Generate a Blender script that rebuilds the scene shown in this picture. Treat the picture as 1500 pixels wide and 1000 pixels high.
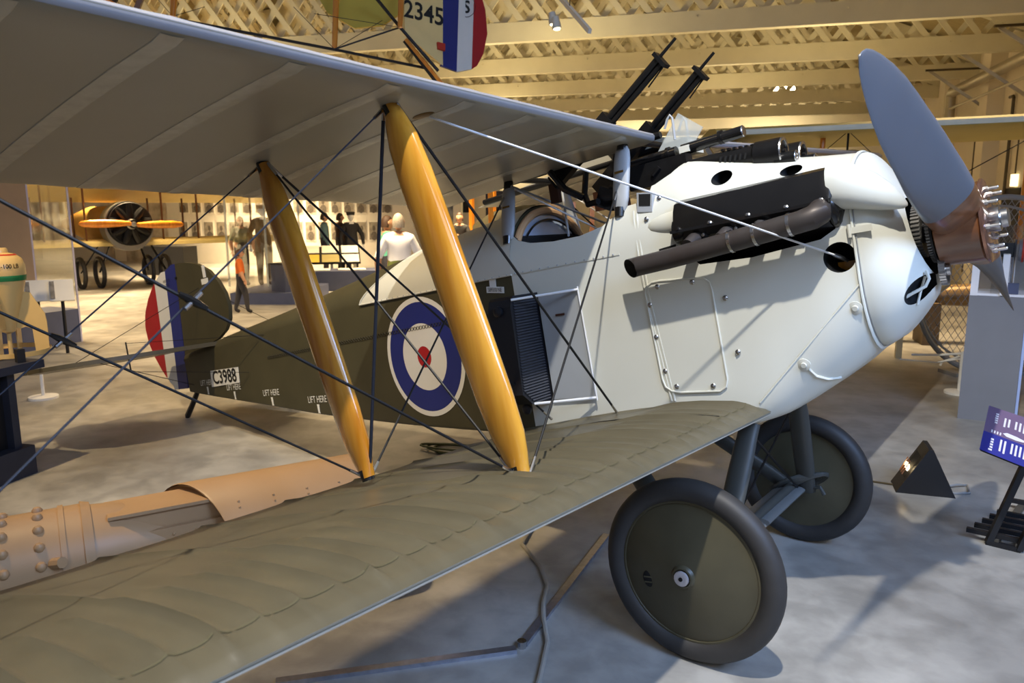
import bpy, bmesh, math, random
from mathutils import Vector, Matrix
random.seed(7)
sc = bpy.context.scene
col = sc.collection
for o in list(bpy.data.objects): bpy.data.objects.remove(o)

# ---------------------------------------------------------------- camera
CAM = Vector((1.1786, -3.4159, 1.803))
YAW, PIT, ROLL, FPX = 2.2278, 0.1715, -0.0021, 1119.714
_F = Vector((math.cos(YAW)*math.cos(PIT), math.sin(YAW)*math.cos(PIT), -math.sin(PIT)))
_R = _F.cross(Vector((0, 0, 1))).normalized(); _U = _R.cross(_F)
_R, _U = math.cos(ROLL)*_R + math.sin(ROLL)*_U, -math.sin(ROLL)*_R + math.cos(ROLL)*_U
cd = bpy.data.cameras.new('camera'); cam = bpy.data.objects.new('camera', cd); col.objects.link(cam)
cam.matrix_world = Matrix(((_R.x, _U.x, -_F.x, CAM.x), (_R.y, _U.y, -_F.y, CAM.y), (_R.z, _U.z, -_F.z, CAM.z), (0, 0, 0, 1)))
cd.sensor_width = 36; cd.lens = FPX/1500*36; cd.clip_start = .02; cd.clip_end = 200
cd.dof.use_dof = True; cd.dof.focus_distance = 3.2; cd.dof.aperture_fstop = 5.0
sc.camera = cam

# ---------------------------------------------------------------- world, lamps, exposure
sc.view_settings.view_transform = 'Standard'; sc.view_settings.look = 'None'
sc.view_settings.gamma = 1; sc.view_settings.use_curve_mapping = False
sc.view_settings.exposure = 0.0
w = bpy.data.worlds.new('hall_light'); sc.world = w; w.use_nodes = True
w.node_tree.nodes['Background'].inputs[0].default_value = (.78, .84, 1.0, 1)
w.node_tree.nodes['Background'].inputs[1].default_value = .20

def look(o, tgt):
    d = Vector(tgt) - o.location
    o.rotation_euler = d.to_track_quat('-Z', 'Y').to_euler()
def area_lamp(loc, tgt, size, power, colr, size_y=None, spread=180):  # unseen area light, no fitting built around it
    l = bpy.data.lights.new('fill_light', 'AREA'); l.energy = power; l.color = colr
    l.shape = 'RECTANGLE'; l.size = size; l.size_y = size_y or size; l.spread = math.radians(spread)
    o = bpy.data.objects.new('fill_light', l); col.objects.link(o); o.location = loc; look(o, tgt); return o
def spot_lamp(loc, tgt, power, colr, ang=60, blend=.4, rad=.08):
    l = bpy.data.lights.new('spot_light', 'SPOT'); l.energy = power; l.color = colr
    l.spot_size = math.radians(ang); l.spot_blend = blend; l.shadow_soft_size = rad
    o = bpy.data.objects.new('spot_light', l); col.objects.link(o); o.location = loc; look(o, tgt); return o
HU = Vector((.919, .393, 0)); HN = Vector((-.393, .919, 0))     # hall axes: along the trusses, into the depth
def hall(u, n, z=0.): return HU*u + HN*n + Vector((0, 0, z))
# key spot on the nose, from high on the starboard bow
spot_lamp((1.05, -3.0, 6.4), (-.1, -.3, 1.0), 1800, (1, .95, .85), 62, .35, .06)
spot_lamp((-3.6, -3.4, 6.2), (-3.4, .3, .5), 1350, (1, .74, .40), 64, .6, .10)  # warm spot added to light the deck fairing and left floor
# unseen bluish fill ahead of the nose, soft white fill added behind the camera
area_lamp((4.3, -1.8, 4.4), (.7, .2, .5), 3.0, 190, (.36, .56, 1.0), 2.0, 125)
area_lamp((3.4, -6.2, 5.2), (0, -.5, 1.0), 4.0, 90, (.80, .88, 1.0), 2.0)
# warm tungsten floods in the depth of the hall
for (u, n, p) in ((-12, 6, 1150), (-5, 6.0, 620), (2.5, 7.5, 300), (-14, 12, 1400), (-6, 13, 1000), (1.5, 14, 420), (-14, 17.6, 1100), (-3, 19.0, 700)):
    c = hall(u, n, 4.5)
    area_lamp(c, c + Vector((0, 0, -4)), 2.0, p*.55, (1, .74, .42), 1.2, 105)
for (u, n, p) in ((-10, 9.5, 260), (-3, 9.2, 260), (1.5, 11.6, 200), (-5, 12.3, 200), (0, 15.5, 170), (-6, 16.5, 170)):   # unseen area lights aimed up to brighten the roof boards
    c = hall(u, n, 3.6)
    area_lamp(c, c + Vector((0, 0, 4)), 1.2, p*.28, (1, .80, .46), .8)

# ---------------------------------------------------------------- helpers
class MB:
    def __init__(s): s.v = []; s.f = []; s.m = []
    def add(s, vs, fs, mi=0):
        b = len(s.v); s.v += [tuple(p) for p in vs]; s.f += [tuple(i+b for i in f) for f in fs]; s.m += [mi]*len(fs); return s
    def box(s, c, d, rot=None, mi=0):
        hx, hy, hz = d[0]/2, d[1]/2, d[2]/2; c = Vector(c)
        vs = [Vector((x, y, z)) for x in (-hx, hx) for y in (-hy, hy) for z in (-hz, hz)]
        if rot is not None: vs = [rot @ p for p in vs]
        return s.add([p+c for p in vs], [(0, 1, 3, 2), (4, 6, 7, 5), (0, 4, 5, 1), (2, 3, 7, 6), (0, 2, 6, 4), (1, 5, 7, 3)], mi)
    def bar(s, a, b, wd, ht, up=(0, 0, 1), mi=0):
        a, b = Vector(a), Vector(b); d = (b-a).normalized(); r = d.cross(Vector(up))
        if r.length < 1e-5: r = d.cross(Vector((1, 0, 0)))
        r.normalize(); q = r.cross(d)
        vs = [p + r*x*wd/2 + q*y*ht/2 for p in (a, b) for x, y in ((-1, -1), (1, -1), (1, 1), (-1, 1))]
        return s.add(vs, [(3, 2, 1, 0), (4, 5, 6, 7), (0, 1, 5, 4), (1, 2, 6, 5), (2, 3, 7, 6), (3, 0, 4, 7)], mi)
    def loft(s, rings, cap=True, closed=True, mi=0, loop=False):
        n = len(rings[0]); b = len(s.v)
        for r in rings: s.v += [tuple(p) for p in r]
        R_ = len(rings); last = R_ if loop else R_-1
        for i in range(last):
            for j in range(n if closed else n-1):
                k = (j+1) % n; i2 = (i+1) % R_
                s.f.append((b+i*n+j, b+i*n+k, b+i2*n+k, b+i2*n+j)); s.m.append(mi)
        if cap and closed and not loop:
            s.f.append(tuple(b+j for j in reversed(range(n)))); s.m.append(mi)
            s.f.append(tuple(b+(R_-1)*n+j for j in range(n))); s.m.append(mi)
        return s
    def tube(s, pts, r, seg=10, cap=True, mi=0, loop=False, sx=1., up=None):
        pts = [Vector(p) for p in pts]; N = len(pts); rings = []
        rad = r if isinstance(r, (list, tuple)) else [r]*N
        pr = None
        for i, p in enumerate(pts):
            if loop: d = pts[(i+1) % N]-pts[i-1]
            else: d = pts[min(i+1, N-1)]-pts[max(i-1, 0)]
            d.normalize()
            if pr is None:
                a = Vector(up) if up else (Vector((0, 0, 1)) if abs(d.z) < .9 else Vector((1, 0, 0)))
            else: a = pr
            x = (a - d*a.dot(d)).normalized(); pr = x; y = d.cross(x)
            rings.append([p + rad[i]*(x*math.cos(t)*sx + y*math.sin(t)) for t in [2*math.pi*k/seg for k in range(seg)]])
        return s.loft(rings, cap, True, mi, loop)
    def lathe(s, prof, o, axis, seg=24, mi=0, cap=True, arc=1.0):
        """prof: (radius, distance along axis)"""
        o = Vector(o); ax = Vector(axis).normalized()
        a = Vector((0, 0, 1)) if abs(ax.z) < .9 else Vector((1, 0, 0))
        x = (a-ax*a.dot(ax)).normalized(); y = ax.cross(x)
        rings = [[o + ax*h + r*(x*math.cos(t)+y*math.sin(t)) for t in [2*math.pi*k/seg for k in range(seg)]] for r, h in prof]
        return s.loft(rings, cap, True, mi)
    def prism(s, out, f, d0, d1, mi=0):
        """out: 2-D outline, f(a, b, d) -> point"""
        n = len(out); vs = [f(a, b, d0) for a, b in out] + [f(a, b, d1) for a, b in out]
        fs = [tuple(reversed(range(n))), tuple(range(n, 2*n))] + [(i, (i+1) % n, n+(i+1) % n, n+i) for i in range(n)]
        return s.add(vs, fs, mi)
    def ball(s, c, r, seg=12, mi=0):
        c = Vector(c); R3 = Vector(r) if isinstance(r, (tuple, list, Vector)) else Vector((r, r, r)); n = max(4, seg//2); rings = []
        for i in range(n+1):
            t = math.pi*(i+.001*(i == 0)-.001*(i == n))/n
            rings.append([c + Vector((R3.x*math.sin(t)*math.cos(q), R3.y*math.sin(t)*math.sin(q), R3.z*math.cos(t))) for q in [2*math.pi*k/seg for k in range(seg)]])
        return s.loft(rings, True, True, mi)
    def build(s, name, mats, parent=None, smooth=35, fix=True):
        me = bpy.data.meshes.new(name); me.from_pydata(s.v, [], s.f)
        if not isinstance(mats, (list, tuple)): mats = [mats]
        for m_ in mats: me.materials.append(m_)
        if len(mats) > 1: me.polygons.foreach_set('material_index', s.m)
        if fix:
            bm = bmesh.new(); bm.from_mesh(me); bmesh.ops.recalc_face_normals(bm, faces=bm.faces); bm.to_mesh(me); bm.free()
        if smooth:
            me.polygons.foreach_set('use_smooth', [True]*len(me.polygons)); me.set_sharp_from_angle(angle=math.radians(smooth))
        me.update()
        o = bpy.data.objects.new(name, me); col.objects.link(o)
        if parent: o.parent = parent
        return o
def tag(o, label=None, cat=None, group=None, kind=None):
    if label: o['label'] = label
    if cat: o['category'] = cat
    if group: o['group'] = group
    if kind: o['kind'] = kind
    return o
def empty(name, loc=(0, 0, 0), rz=0., label=None, cat=None, group=None, kind=None):
    o = bpy.data.objects.new(name, None); col.objects.link(o); o.location = loc; o.rotation_euler = (0, 0, rz); o.empty_display_size = .1
    return tag(o, label, cat, group, kind)
def link_copy(o, parent, loc=None, rot=None, scale=None):
    c = o.copy(); col.objects.link(c); c.parent = parent
    if loc is not None: c.location = loc
    if rot is not None: c.rotation_euler = rot
    if scale is not None: c.scale = scale
    return c
def copy_tree(o, parent=None):
    c = o.copy(); col.objects.link(c); c.parent = parent
    for ch in [q for q in bpy.data.objects if q.parent == o]: copy_tree(ch, c)
    return c
def boolean(o, cutters):
    for c in cutters:
        m = o.modifiers.new('b', 'BOOLEAN'); m.operation = 'DIFFERENCE'; m.object = c; m.solver = 'EXACT'; m.material_mode = 'TRANSFER'
    bpy.context.view_layer.update()
    dg = bpy.context.evaluated_depsgraph_get()
    me = bpy.data.meshes.new_from_object(o.evaluated_get(dg), depsgraph=dg)
    o.modifiers.clear(); old = o.data; o.data = me; me.name = old.name
    for c in cutters: bpy.data.objects.remove(c)
    me.polygons.foreach_set('use_smooth', [True]*len(me.polygons)); me.set_sharp_from_angle(angle=math.radians(35))
    return o
def text_mesh(txt, size, align='CENTER', bold=0.):
    """flat lettering, returns verts (x,y) and faces"""
    cu = bpy.data.curves.new('lettering', 'FONT'); cu.body = txt; cu.size = size; cu.align_x = align; cu.align_y = 'CENTER'; cu.offset = bold; cu.resolution_u = 3
    o = bpy.data.objects.new('lettering', cu); col.objects.link(o); bpy.context.view_layer.update()
    dg = bpy.context.evaluated_depsgraph_get(); me = o.evaluated_get(dg).to_mesh()
    vs = [v.co.xy.copy() for v in me.vertices]; fs = [tuple(p.vertices) for p in me.polygons]
    o.evaluated_get(dg).to_mesh_clear(); bpy.data.objects.remove(o); bpy.data.curves.remove(cu)
    return vs, fs
def text_obj(name, txt, size, f, mat, parent=None, sx=1., align='CENTER', bold=0.):
    vs, fs = text_mesh(txt, size, align, bold); mb = MB(); mb.add([f(p.x*sx, p.y) for p in vs], fs)
    return mb.build(name, mat, parent, smooth=0, fix=False)

def lerp(t, tab):
    if t <= tab[0][0]: return tab[0][1]
    for (a, b), (c, d) in zip(tab, tab[1:]):
        if t <= c: return b + (d-b)*(t-a)/(c-a)
    return tab[-1][1]
def smooth_tab(t, tab):
    """Catmull-Rom through the table"""
    n = len(tab)
    if t <= tab[0][0]: return tab[0][1]
    if t >= tab[-1][0]: return tab[-1][1]
    for i in range(n-1):
        x0, y0 = tab[i]; x1, y1 = tab[i+1]
        if t <= x1:
            m0 = (y1-tab[i-1][1])/(x1-tab[i-1][0]) if i > 0 else (y1-y0)/(x1-x0)
            m1 = (tab[i+2][1]-y0)/(tab[i+2][0]-x0) if i+2 < n else (y1-y0)/(x1-x0)
            h = x1-x0; s = (t-x0)/h
            return (2*s**3-3*s*s+1)*y0+(s**3-2*s*s+s)*h*m0+(-2*s**3+3*s*s)*y1+(s**3-s*s)*h*m1

# ---------------------------------------------------------------- materials
def srgb(r, g, b):
    return tuple(((c/255+.055)/1.055)**2.4 if c/255 > .04045 else c/255/12.92 for c in (r, g, b)) + (1,)
MATS = {}
def mat(name, rgb, rough=.5, metal=0., var=.06, scale=6., bump=0., bscale=60., spec=.5, stretch=(1, 1, 1), coat=0., rgb2=None, emit=0., alpha=1., trans=0., ior=1.45):
    if name in MATS: return MATS[name]
    m = bpy.data.materials.new(name); m.use_nodes = True; nt = m.node_tree; N = nt.nodes; L = nt.links
    b = N['Principled BSDF']; c = srgb(*rgb)
    b.inputs['Roughness'].default_value = rough; b.inputs['Metallic'].default_value = metal
    b.inputs['Specular IOR Level'].default_value = spec; b.inputs['Coat Weight'].default_value = coat; b.inputs['Coat Roughness'].default_value = .08
    b.inputs['IOR'].default_value = ior
    tc = N.new('ShaderNodeTexCoord'); mp = N.new('ShaderNodeMapping'); mp.inputs['Scale'].default_value = stretch
    L.new(tc.outputs['Object'], mp.inputs[0])
    nz = N.new('ShaderNodeTexNoise'); nz.inputs['Scale'].default_value = scale; nz.inputs['Detail'].default_value = 5
    L.new(mp.outputs[0], nz.inputs['Vector'])
    rp = N.new('ShaderNodeValToRGB'); rp.color_ramp.elements[0].position = .3; rp.color_ramp.elements[1].position = .7
    if rgb2: lo, hi = c, srgb(*rgb2)
    else: lo = tuple(x*(1-var) for x in c[:3])+(1,); hi = tuple(min(1, x*(1+var)) for x in c[:3])+(1,)
    rp.color_ramp.elements[0].color = lo; rp.color_ramp.elements[1].color = hi
    L.new(nz.outputs['Fac'], rp.inputs[0]); L.new(rp.outputs[0], b.inputs['Base Color'])
    if bump:
        n2 = N.new('ShaderNodeTexNoise'); n2.inputs['Scale'].default_value = bscale; n2.inputs['Detail'].default_value = 3
        L.new(mp.outputs[0], n2.inputs['Vector'])
        bp = N.new('ShaderNodeBump'); bp.inputs['Strength'].default_value = bump; bp.inputs['Distance'].default_value = .01
        L.new(n2.outputs['Fac'], bp.inputs['Height']); L.new(bp.outputs[0], b.inputs['Normal'])
    if emit:
        b.inputs['Emission Color'].default_value = c; b.inputs['Emission Strength'].default_value = emit
    if trans: b.inputs['Transmission Weight'].default_value = trans
    if alpha < 1: b.inputs['Alpha'].default_value = alpha
    MATS[name] = m; return m
def wood_mat(name, rgb, rgb2, axis, rough=.25, coat=.5, scale=1.6):
    st = [14, 14, 14]; st[axis] = 1.0
    return mat(name, rgb, rough, 0, rgb2=rgb2, scale=scale, stretch=tuple(st), coat=coat)
# ================================================================ the hall
def _ray(px, py): return (px-750)/FPX*_R - (py-500)/FPX*_U + _F
def G(px, py, z=0.):
    d = _ray(px, py); return CAM + d*((z-CAM.z)/d.z)
def DP(px, py, D): return CAM + _ray(px, py)*D
def NP(px, py, n):
    d = _ray(px, py); return CAM + d*((n-CAM.dot(HN))/d.dot(HN))
def UP(px, py, u):
    d = _ray(px, py); return CAM + d*((u-CAM.dot(HU))/d.dot(HU))
HROT = math.atan2(HU.y, HU.x)
def floor_mat():
    m = bpy.data.materials.new('polished_concrete'); m.use_nodes = True; nt = m.node_tree; N = nt.nodes; L = nt.links; b = N['Principled BSDF']
    tc = N.new('ShaderNodeTexCoord')
    def noise(s, d, dist=0.):
        n = N.new('ShaderNodeTexNoise'); n.inputs['Scale'].default_value = s; n.inputs['Detail'].default_value = d; n.inputs['Distortion'].default_value = dist; L.new(tc.outputs['Object'], n.inputs['Vector']); return n
    n1 = noise(.9, 7, .4); n2 = noise(6, 12, .3); n3 = noise(40, 4)
    r1 = N.new('ShaderNodeValToRGB'); r1.color_ramp.elements[0].position = .34; r1.color_ramp.elements[1].position = .66
    r1.color_ramp.elements[0].color = srgb(138, 135, 130); r1.color_ramp.elements[1].color = srgb(180, 176, 168)
    L.new(n1.outputs['Fac'], r1.inputs[0])
    r2 = N.new('ShaderNodeValToRGB'); r2.color_ramp.elements[0].position = .36; r2.color_ramp.elements[1].position = .62
    r2.color_ramp.elements[0].color = (.62, .62, .62, 1); r2.color_ramp.elements[1].color = (1, 1, 1, 1); L.new(n2.outputs['Fac'], r2.inputs[0])
    mx = N.new('ShaderNodeMix'); mx.data_type = 'RGBA'; mx.blend_type = 'MULTIPLY'; mx.inputs['Factor'].default_value = .75
    L.new(r1.outputs[0], mx.inputs['A']); L.new(r2.outputs[0], mx.inputs['B']); L.new(mx.outputs['Result'], b.inputs['Base Color'])
    mr = N.new('ShaderNodeMapRange'); mr.inputs['To Min'].default_value = .26; mr.inputs['To Max'].default_value = .46
    L.new(n2.outputs['Fac'], mr.inputs['Value']); L.new(mr.outputs[0], b.inputs['Roughness'])
    bp = N.new('ShaderNodeBump'); bp.inputs['Strength'].default_value = .05; bp.inputs['Distance'].default_value = .01; L.new(n3.outputs['Fac'], bp.inputs['Height']); L.new(bp.outputs[0], b.inputs['Normal'])
    return m
M_cream = mat('cream_paint', (204, 196, 166), .6, var=.05, scale=2)
M_wall = mat('cream_wall', (214, 202, 176), .75, var=.04, scale=1.5)
M_board = mat('roof_boards', (158, 142, 100), .75, var=.12, scale=4, stretch=(1, 6, 1))
M_whitewall = mat('white_gallery_wall', (232, 226, 212), .7, var=.02)
def hbox(name, u0, u1, n0, n1, z0, z1, m, kind='structure', parent=None):
    o = MB().box((0, 0, 0), (u1-u0, n1-n0, z1-z0)).build(name, m, parent, 0)
    o.location = hall((u0+u1)/2, (n0+n1)/2, (z0+z1)/2); o.rotation_euler = (0, 0, HROT)
    if kind and not parent: o['kind'] = kind
    return o
UL, UR, NF, NB, ZB = -25., 5.65, 25.6, -9., 4.8
hbox('floor', UL, UR, NB, NF, -.12, 0, floor_mat())
w_far = hbox('wall_far', UL, UR, NF, NF+.3, 0, 9, M_wall)
w_right = hbox('wall_right', UR, UR+.3, NB, NF, 0, 6.5, M_wall)
hbox('wall_left', UL-.3, UL, NB, NF, 0, 6.5, M_wall)
w_part = hbox('wall_gallery', UL+1, -6.6, 19.4, 19.6, 0, 3.6, M_whitewall)
UC = (UL+UR)/2; SPAN = (UR-UL)/2
def arch(u): return ZB + .35 + 3.4*max(0, 1-((u-UC)/SPAN)**2)
# roof boards following the arch, one plank at a time
rf = empty('ceiling', hall(0, 0, 0), HROT, kind='structure')
us = [UL + (UR-UL)*i/60 for i in range(61)]
for i in range(60):
    a, b = us[i], us[i+1]-.012
    za, zb = arch(a)+.28, arch(b)+.28
    pk = MB().add([(a, 4, za), (b, 4, zb), (b, NF, zb), (a, NF, za), (a, 4, za+.04), (b, 4, zb+.04), (b, NF, zb+.04), (a, NF, za+.04)], [(0, 3, 2, 1), (4, 5, 6, 7), (0, 1, 5, 4), (2, 3, 7, 6), (1, 2, 6, 5), (0, 4, 7, 3)]); pk.build('roof_plank', M_board, rf, 0)
# trusses: bottom chord, arched top chord, crossed lattice slats
NT = [10.67, 13.95, 17.25, 20.6, 23.9]
for ti, n in enumerate(NT):
    tr = empty('trim_%d' % (ti+1), hall(0, n, 0), HROT, kind='structure')
    ulo = max(UL, -13.5-ti*2.2)
    MB().box(((ulo+UR)/2, 0, ZB+.17), (UR-ulo, .16, .34)).build('bottom_chord', M_cream, tr, 0)
    tc_ = [[(u, -.08, arch(u)-.08), (u, .08, arch(u)-.08), (u, .08, arch(u)+.22), (u, -.08, arch(u)+.22)] for u in [ulo+(UR-ulo)*i/30 for i in range(31)]]
    MB().loft(tc_).build('top_chord', M_cream, tr, 0)
    step = .46
    for dr in (-1, 1):
        k = 0; u = ulo-4
        while u < UR+4:
            # slat leaves the bottom chord at u and climbs at 52 degrees until it meets the arch
            pts = []; t = 0
            while t < 5.5:
                uu = u + dr*t*.62; zz = ZB+.3+t*.80
                if ulo <= uu <= UR and zz < arch(uu): pts.append((uu, zz))
                t += .08
            if len(pts) > 1:
                a, b = pts[0], pts[-1]
                MB().bar((a[0], dr*.045, a[1]), (b[0], dr*.045, b[1]), .028, .105, (0, 1, 0)).build('lattice_slat', M_cream, tr, 0) if False else MB().bar((a[0], dr*.045, a[1]), (b[0], dr*.045, b[1]), .105, .028, (0, 1, 0)).build('lattice_slat', M_cream, tr, 0)
            u += step
    for uu in [UR-1.5-2.4*i for i in range(8)]:
        if uu > ulo: MB().lathe([(.018, 0), (.018, .012), (.01, .016)], (uu, -.081, ZB+.24), (0, -1, 0), 8).build('bolt_head', M_cream, tr)
# lit cornice on the far wall
cn = empty('trim_6', hall(0, NF-.15, 0), HROT, kind='structure')
MB().box((-4, 0, 4.30), (18, .2, .16)).build('cornice', M_whitewall, cn, 0)
MB().box((-4, 0, 3.98), (18, .2, .16)).build('cornice', M_whitewall, cn, 0)
MB().box((-4, .02, 4.14), (18, .12, .10)).build('cornice_band', mat('ochre_band', (206, 150, 40), .6), cn, 0)
for u in (-8, -3, 1.5): area_lamp(hall(u, NF-1.3, 3.5), hall(u, NF, 4.3), 1.6, 90, (1, .85, .55), .3)
# pilasters, duct and pipes on the right wall
M_duct = mat('galvanised_duct', (170, 160, 136), .4, .5); M_pipe = mat('dark_conduit', (74, 62, 40), .5)
for n in (12.2, 15.6, 18.9, 22.2):
    hbox('trim_%d' % (7+int((n-12)/3.3)), UR-.32, UR, n-.25, n+.25, 0, 5.4, M_wall)
dt = empty('duct', hall(5.13, 17.2, 0), HROT, 'round galvanised air duct running along the right wall under the roof', 'duct')
MB().tube([(0, -9, 4.5), (0, 0, 4.5), (0, .12, 4.42), (0, .12, 3.7)], .115, 16).build('duct_run', M_duct, dt)
MB().tube([(-.03, -9, 4.12), (-.03, .0, 4.12)], .03, 8).build('pipe', M_duct, dt)
for n in (-1.0, -3.2, -5.4): MB().bar((-.75, n+.1, 4.86), (.45, n-.1, 3.95), .06, .06).build('duct_brace', M_duct, dt, 0); MB().box((-.2, n, 4.86), (1.3, .06, .04)).build('duct_hanger', M_pipe, dt, 0)
for k, (n, z0, z1) in enumerate(((16.75, .3, 3.4), (16.35, .3, 3.5), (14.6, .3, 4.0), (13.3, .3, 4.0))):
    p = MB().tube([(0, 0, z0), (0, 0, z1), (0, .04, z1+.05), (0, .22, z1+.05)], .032, 8).build('conduit', M_pipe); p.location = hall(UR-.06, n); p.rotation_euler = (0, 0, HROT)
    tag(p, ['dark vertical conduit pipe beside the end of the duct, nearest the duct elbow', 'dark conduit pipe just right of the duct elbow', 'dark conduit pipe on the right wall farther from the duct elbow', 'rightmost dark conduit pipe above the wall lamp'][k], 'pipe')
wl = UP(1486, 264, UR-.05)
bl = MB().box((0, 0, 0), (.10, .16, .24)).build('wall_lamp', mat('lamp_glow', (255, 235, 180), .5, emit=2.2)); bl.location = wl; bl.rotation_euler = (0, 0, HROT)
tag(bl, 'small lit box lamp on the right wall beyond the propeller hub', 'wall lamp')
MB().tube([(.0, 0, .12), (0, 0, 1.2)], .015, 6).build('lamp_conduit', M_pipe, bl)
dk = UP(1480, 305, UR-.03); d1 = MB().box((0, 0, 0), (.04, 1.0, 2.2)).build('door_1', mat('dark_doorway', (40, 34, 28), .7), None, 0); d1.location = (dk.x, dk.y, 1.1); d1.rotation_euler = (0, 0, HROT); d1['kind'] = 'structure'
# bright lamps showing through the lattice
for k, (px, py) in enumerate(((1136, 129), (1148, 127), (1160, 130))):
    p = NP(px, py, 21.6); o = MB().ball((0, 0, 0), .10, 12).build('roof_lamp', mat('lamp_bulb', (255, 240, 200), .4, emit=9)); o.location = p
    MB().tube([(0, 0, .08), (0, 0, 1.6)], .012, 6).build('lamp_rod', M_pipe, o)
    tag(o, 'bright bare lamp shining through the roof lattice right of the gun muzzles', 'lamp', 'lamps in the roof lattice')
# track with spotlights near the top centre
tk = empty('track_light', DP(842, 22, 8.0), 0, 'pale ceiling track rail with small spotlights below the roof lattice', 'track light')
a_ = DP(824, 0, 8.0)-tk.location; b_ = DP(864, 46, 7.4)-tk.location; a_ = a_+(a_-b_)*.8
MB().bar(a_, b_, .035, .045).build('track_rail', M_whitewall, tk, 0)
M_spot = mat('spot_housing', (220, 214, 200), .4)
for q in (.42, .50):
    p = a_+(b_-a_)*q+Vector((-.12, 0, -.12)); h = MB().tube([p, p+Vector((.02, .0, -.12))], [.035, .05], 12).build('spot_head', M_spot, tk)
    MB().ball(p+Vector((.02, 0, -.125)), (.036, .036, .012), 12).build('spot_glow', mat('lamp_bulb', (255, 240, 200), .4, emit=9), h)
MB().tube([a_*.4+b_*.6, a_*.4+b_*.6+Vector((0, 0, 2.5))], .006, 6).build('track_hanger', M_pipe, tk)
# ================================================================ the fighter biplane (body axes: x to the nose, -y starboard)
plane = empty('biplane_fighter', (0, 0, .3654), 0, None, 'biplane')
plane['label'] = 'large olive and white fighter biplane with roundel and serial C3988 filling the foreground'
plane.rotation_euler = (0, -.1999, 0)
M_white = mat('white_paint', (207, 206, 194), .38, var=.025, scale=3, coat=.15)
M_olive = mat('olive_fabric', (66, 62, 42), .55, var=.10, scale=5, bump=.05, bscale=400)
M_khaki = mat('khaki_dope', (88, 81, 63), .36, var=.12, scale=4, bump=.06, bscale=300, stretch=(1, 3, 1))
M_linen = mat('grey_linen', (158, 153, 138), .30, var=.05, scale=3, bump=.04, bscale=300)
M_tape = mat('linen_tape', (186, 181, 166), .26, var=.08, scale=25)
M_lead = mat('pale_grey_edge', (146, 146, 152), .30, var=.05, scale=8)
M_black = mat('black_enamel', (22, 21, 21), .22, var=.15, scale=12, coat=.3)
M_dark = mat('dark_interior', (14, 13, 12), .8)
M_gun = mat('gunmetal', (34, 33, 33), .38, .6, var=.2, scale=20)
M_steel = mat('bright_steel', (190, 190, 192), .25, 1., var=.08, scale=30)
M_wire = mat('dark_wire', (20, 20, 22), .5, .1, var=.1)
M_bluewire = mat('blue_grey_wire', (38, 42, 54), .45, .2)
M_whitewire = mat('white_cable', (215, 215, 215), .4)
M_wood = wood_mat('varnished_strut', (178, 112, 24), (214, 156, 56), 2, .18, .8, 1.4)
M_greystrut = mat('grey_strut_paint', (160, 163, 166), .4, var=.04)
M_dkgrey = mat('dark_grey_paint', (66, 67, 64), .45, var=.08)
M_rubber = mat('tyre_rubber', (50, 48, 47), .55, var=.10, scale=14)
M_cover = mat('wheel_cover_dope', (74, 69, 52), .42, var=.12, scale=7)
M_red = mat('insignia_red', (170, 28, 34), .45, var=.05); M_blue = mat('insignia_blue', (34, 44, 120), .45, var=.06); M_iw = mat('insignia_white', (224, 224, 220), .45, var=.03)
M_exh = mat('scorched_exhaust', (62, 50, 44), .45, .4, rgb2=(80, 78, 78), scale=4)
M_brown = mat('brown_leather', (70, 38, 24), .5)
M_glass = mat('windscreen_glass', (206, 212, 208), .08, alpha=.42)
M_ink = mat('black_lettering', (20, 20, 20), .6); M_pale = mat('white_lettering', (220, 220, 214), .6)
M_brass = mat('brass_tag', (120, 92, 40), .4, .7)
M_copper = mat('prop_hub_wood', (88, 52, 32), .30, .0, rgb2=(132, 86, 54), scale=5, stretch=(1, 4, 1), coat=.6)
M_prop = mat('blue_grey_prop', (100, 103, 109), .42, var=.05, scale=2.5, coat=.15)
M_rad = mat('radiator_black', (34, 35, 40), .35, .3)

XL, ZLO, YS, SP, GAP, STAG, TD, INC, CH = -.0211, .6412, 1.6438, .7141, 1.2215, .2946, .0392, .0266, 1.37
LE_L, LE_U = .2743, -.1419
def zc(up, x, y):
    if up: return 1.8627 + (abs(y)-YS)*TD + (x-(XL-STAG))*INC
    return .591 + (abs(y)-YS)*TD + (x-XL)*INC
ZU = [(0, .020), (.012, .036), (.03, .046), (.06, .056), (.1, .066), (.2, .077), (.3, .079), (.45, .073), (.6, .058), (.8, .032), (1, .005)]
ZD = [(0, .020), (.006, .008), (.02, .001), (.05, -.003), (.1, .000), (.2, .006), (.4, .011), (.6, .011), (.8, .007), (1, .001)]
RIBS = [.15+.02] + [.40+.34*k for k in range(14)]
def ridge(y, t, up):
    y = abs(y); d = min(abs(y-r) for r in RIBS); h = .0085*math.exp(-d/.011)*min(1, t/.05)
    if t < .36:
        q = ((y-.40)/.085); fr = abs(q-round(q))*.085
        h += .0120*math.exp(-fr/.0105)*min(1, t/.08)*min(1, max(0, (.36-t)/.06))
    return h
def wing_geom(up, y):
    """leading and trailing edge x at span y"""
    le = LE_U if up else LE_L; ay = abs(y); te = le-CH; tip = 4.95
    if ay > 4.25:
        q = min(1, (ay-4.25)/(tip-4.25)); le -= .30*(1-math.sqrt(max(0, 1-q*q))); te += .75*(1-math.sqrt(max(0, 1-q*q)))
    return le, te
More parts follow.
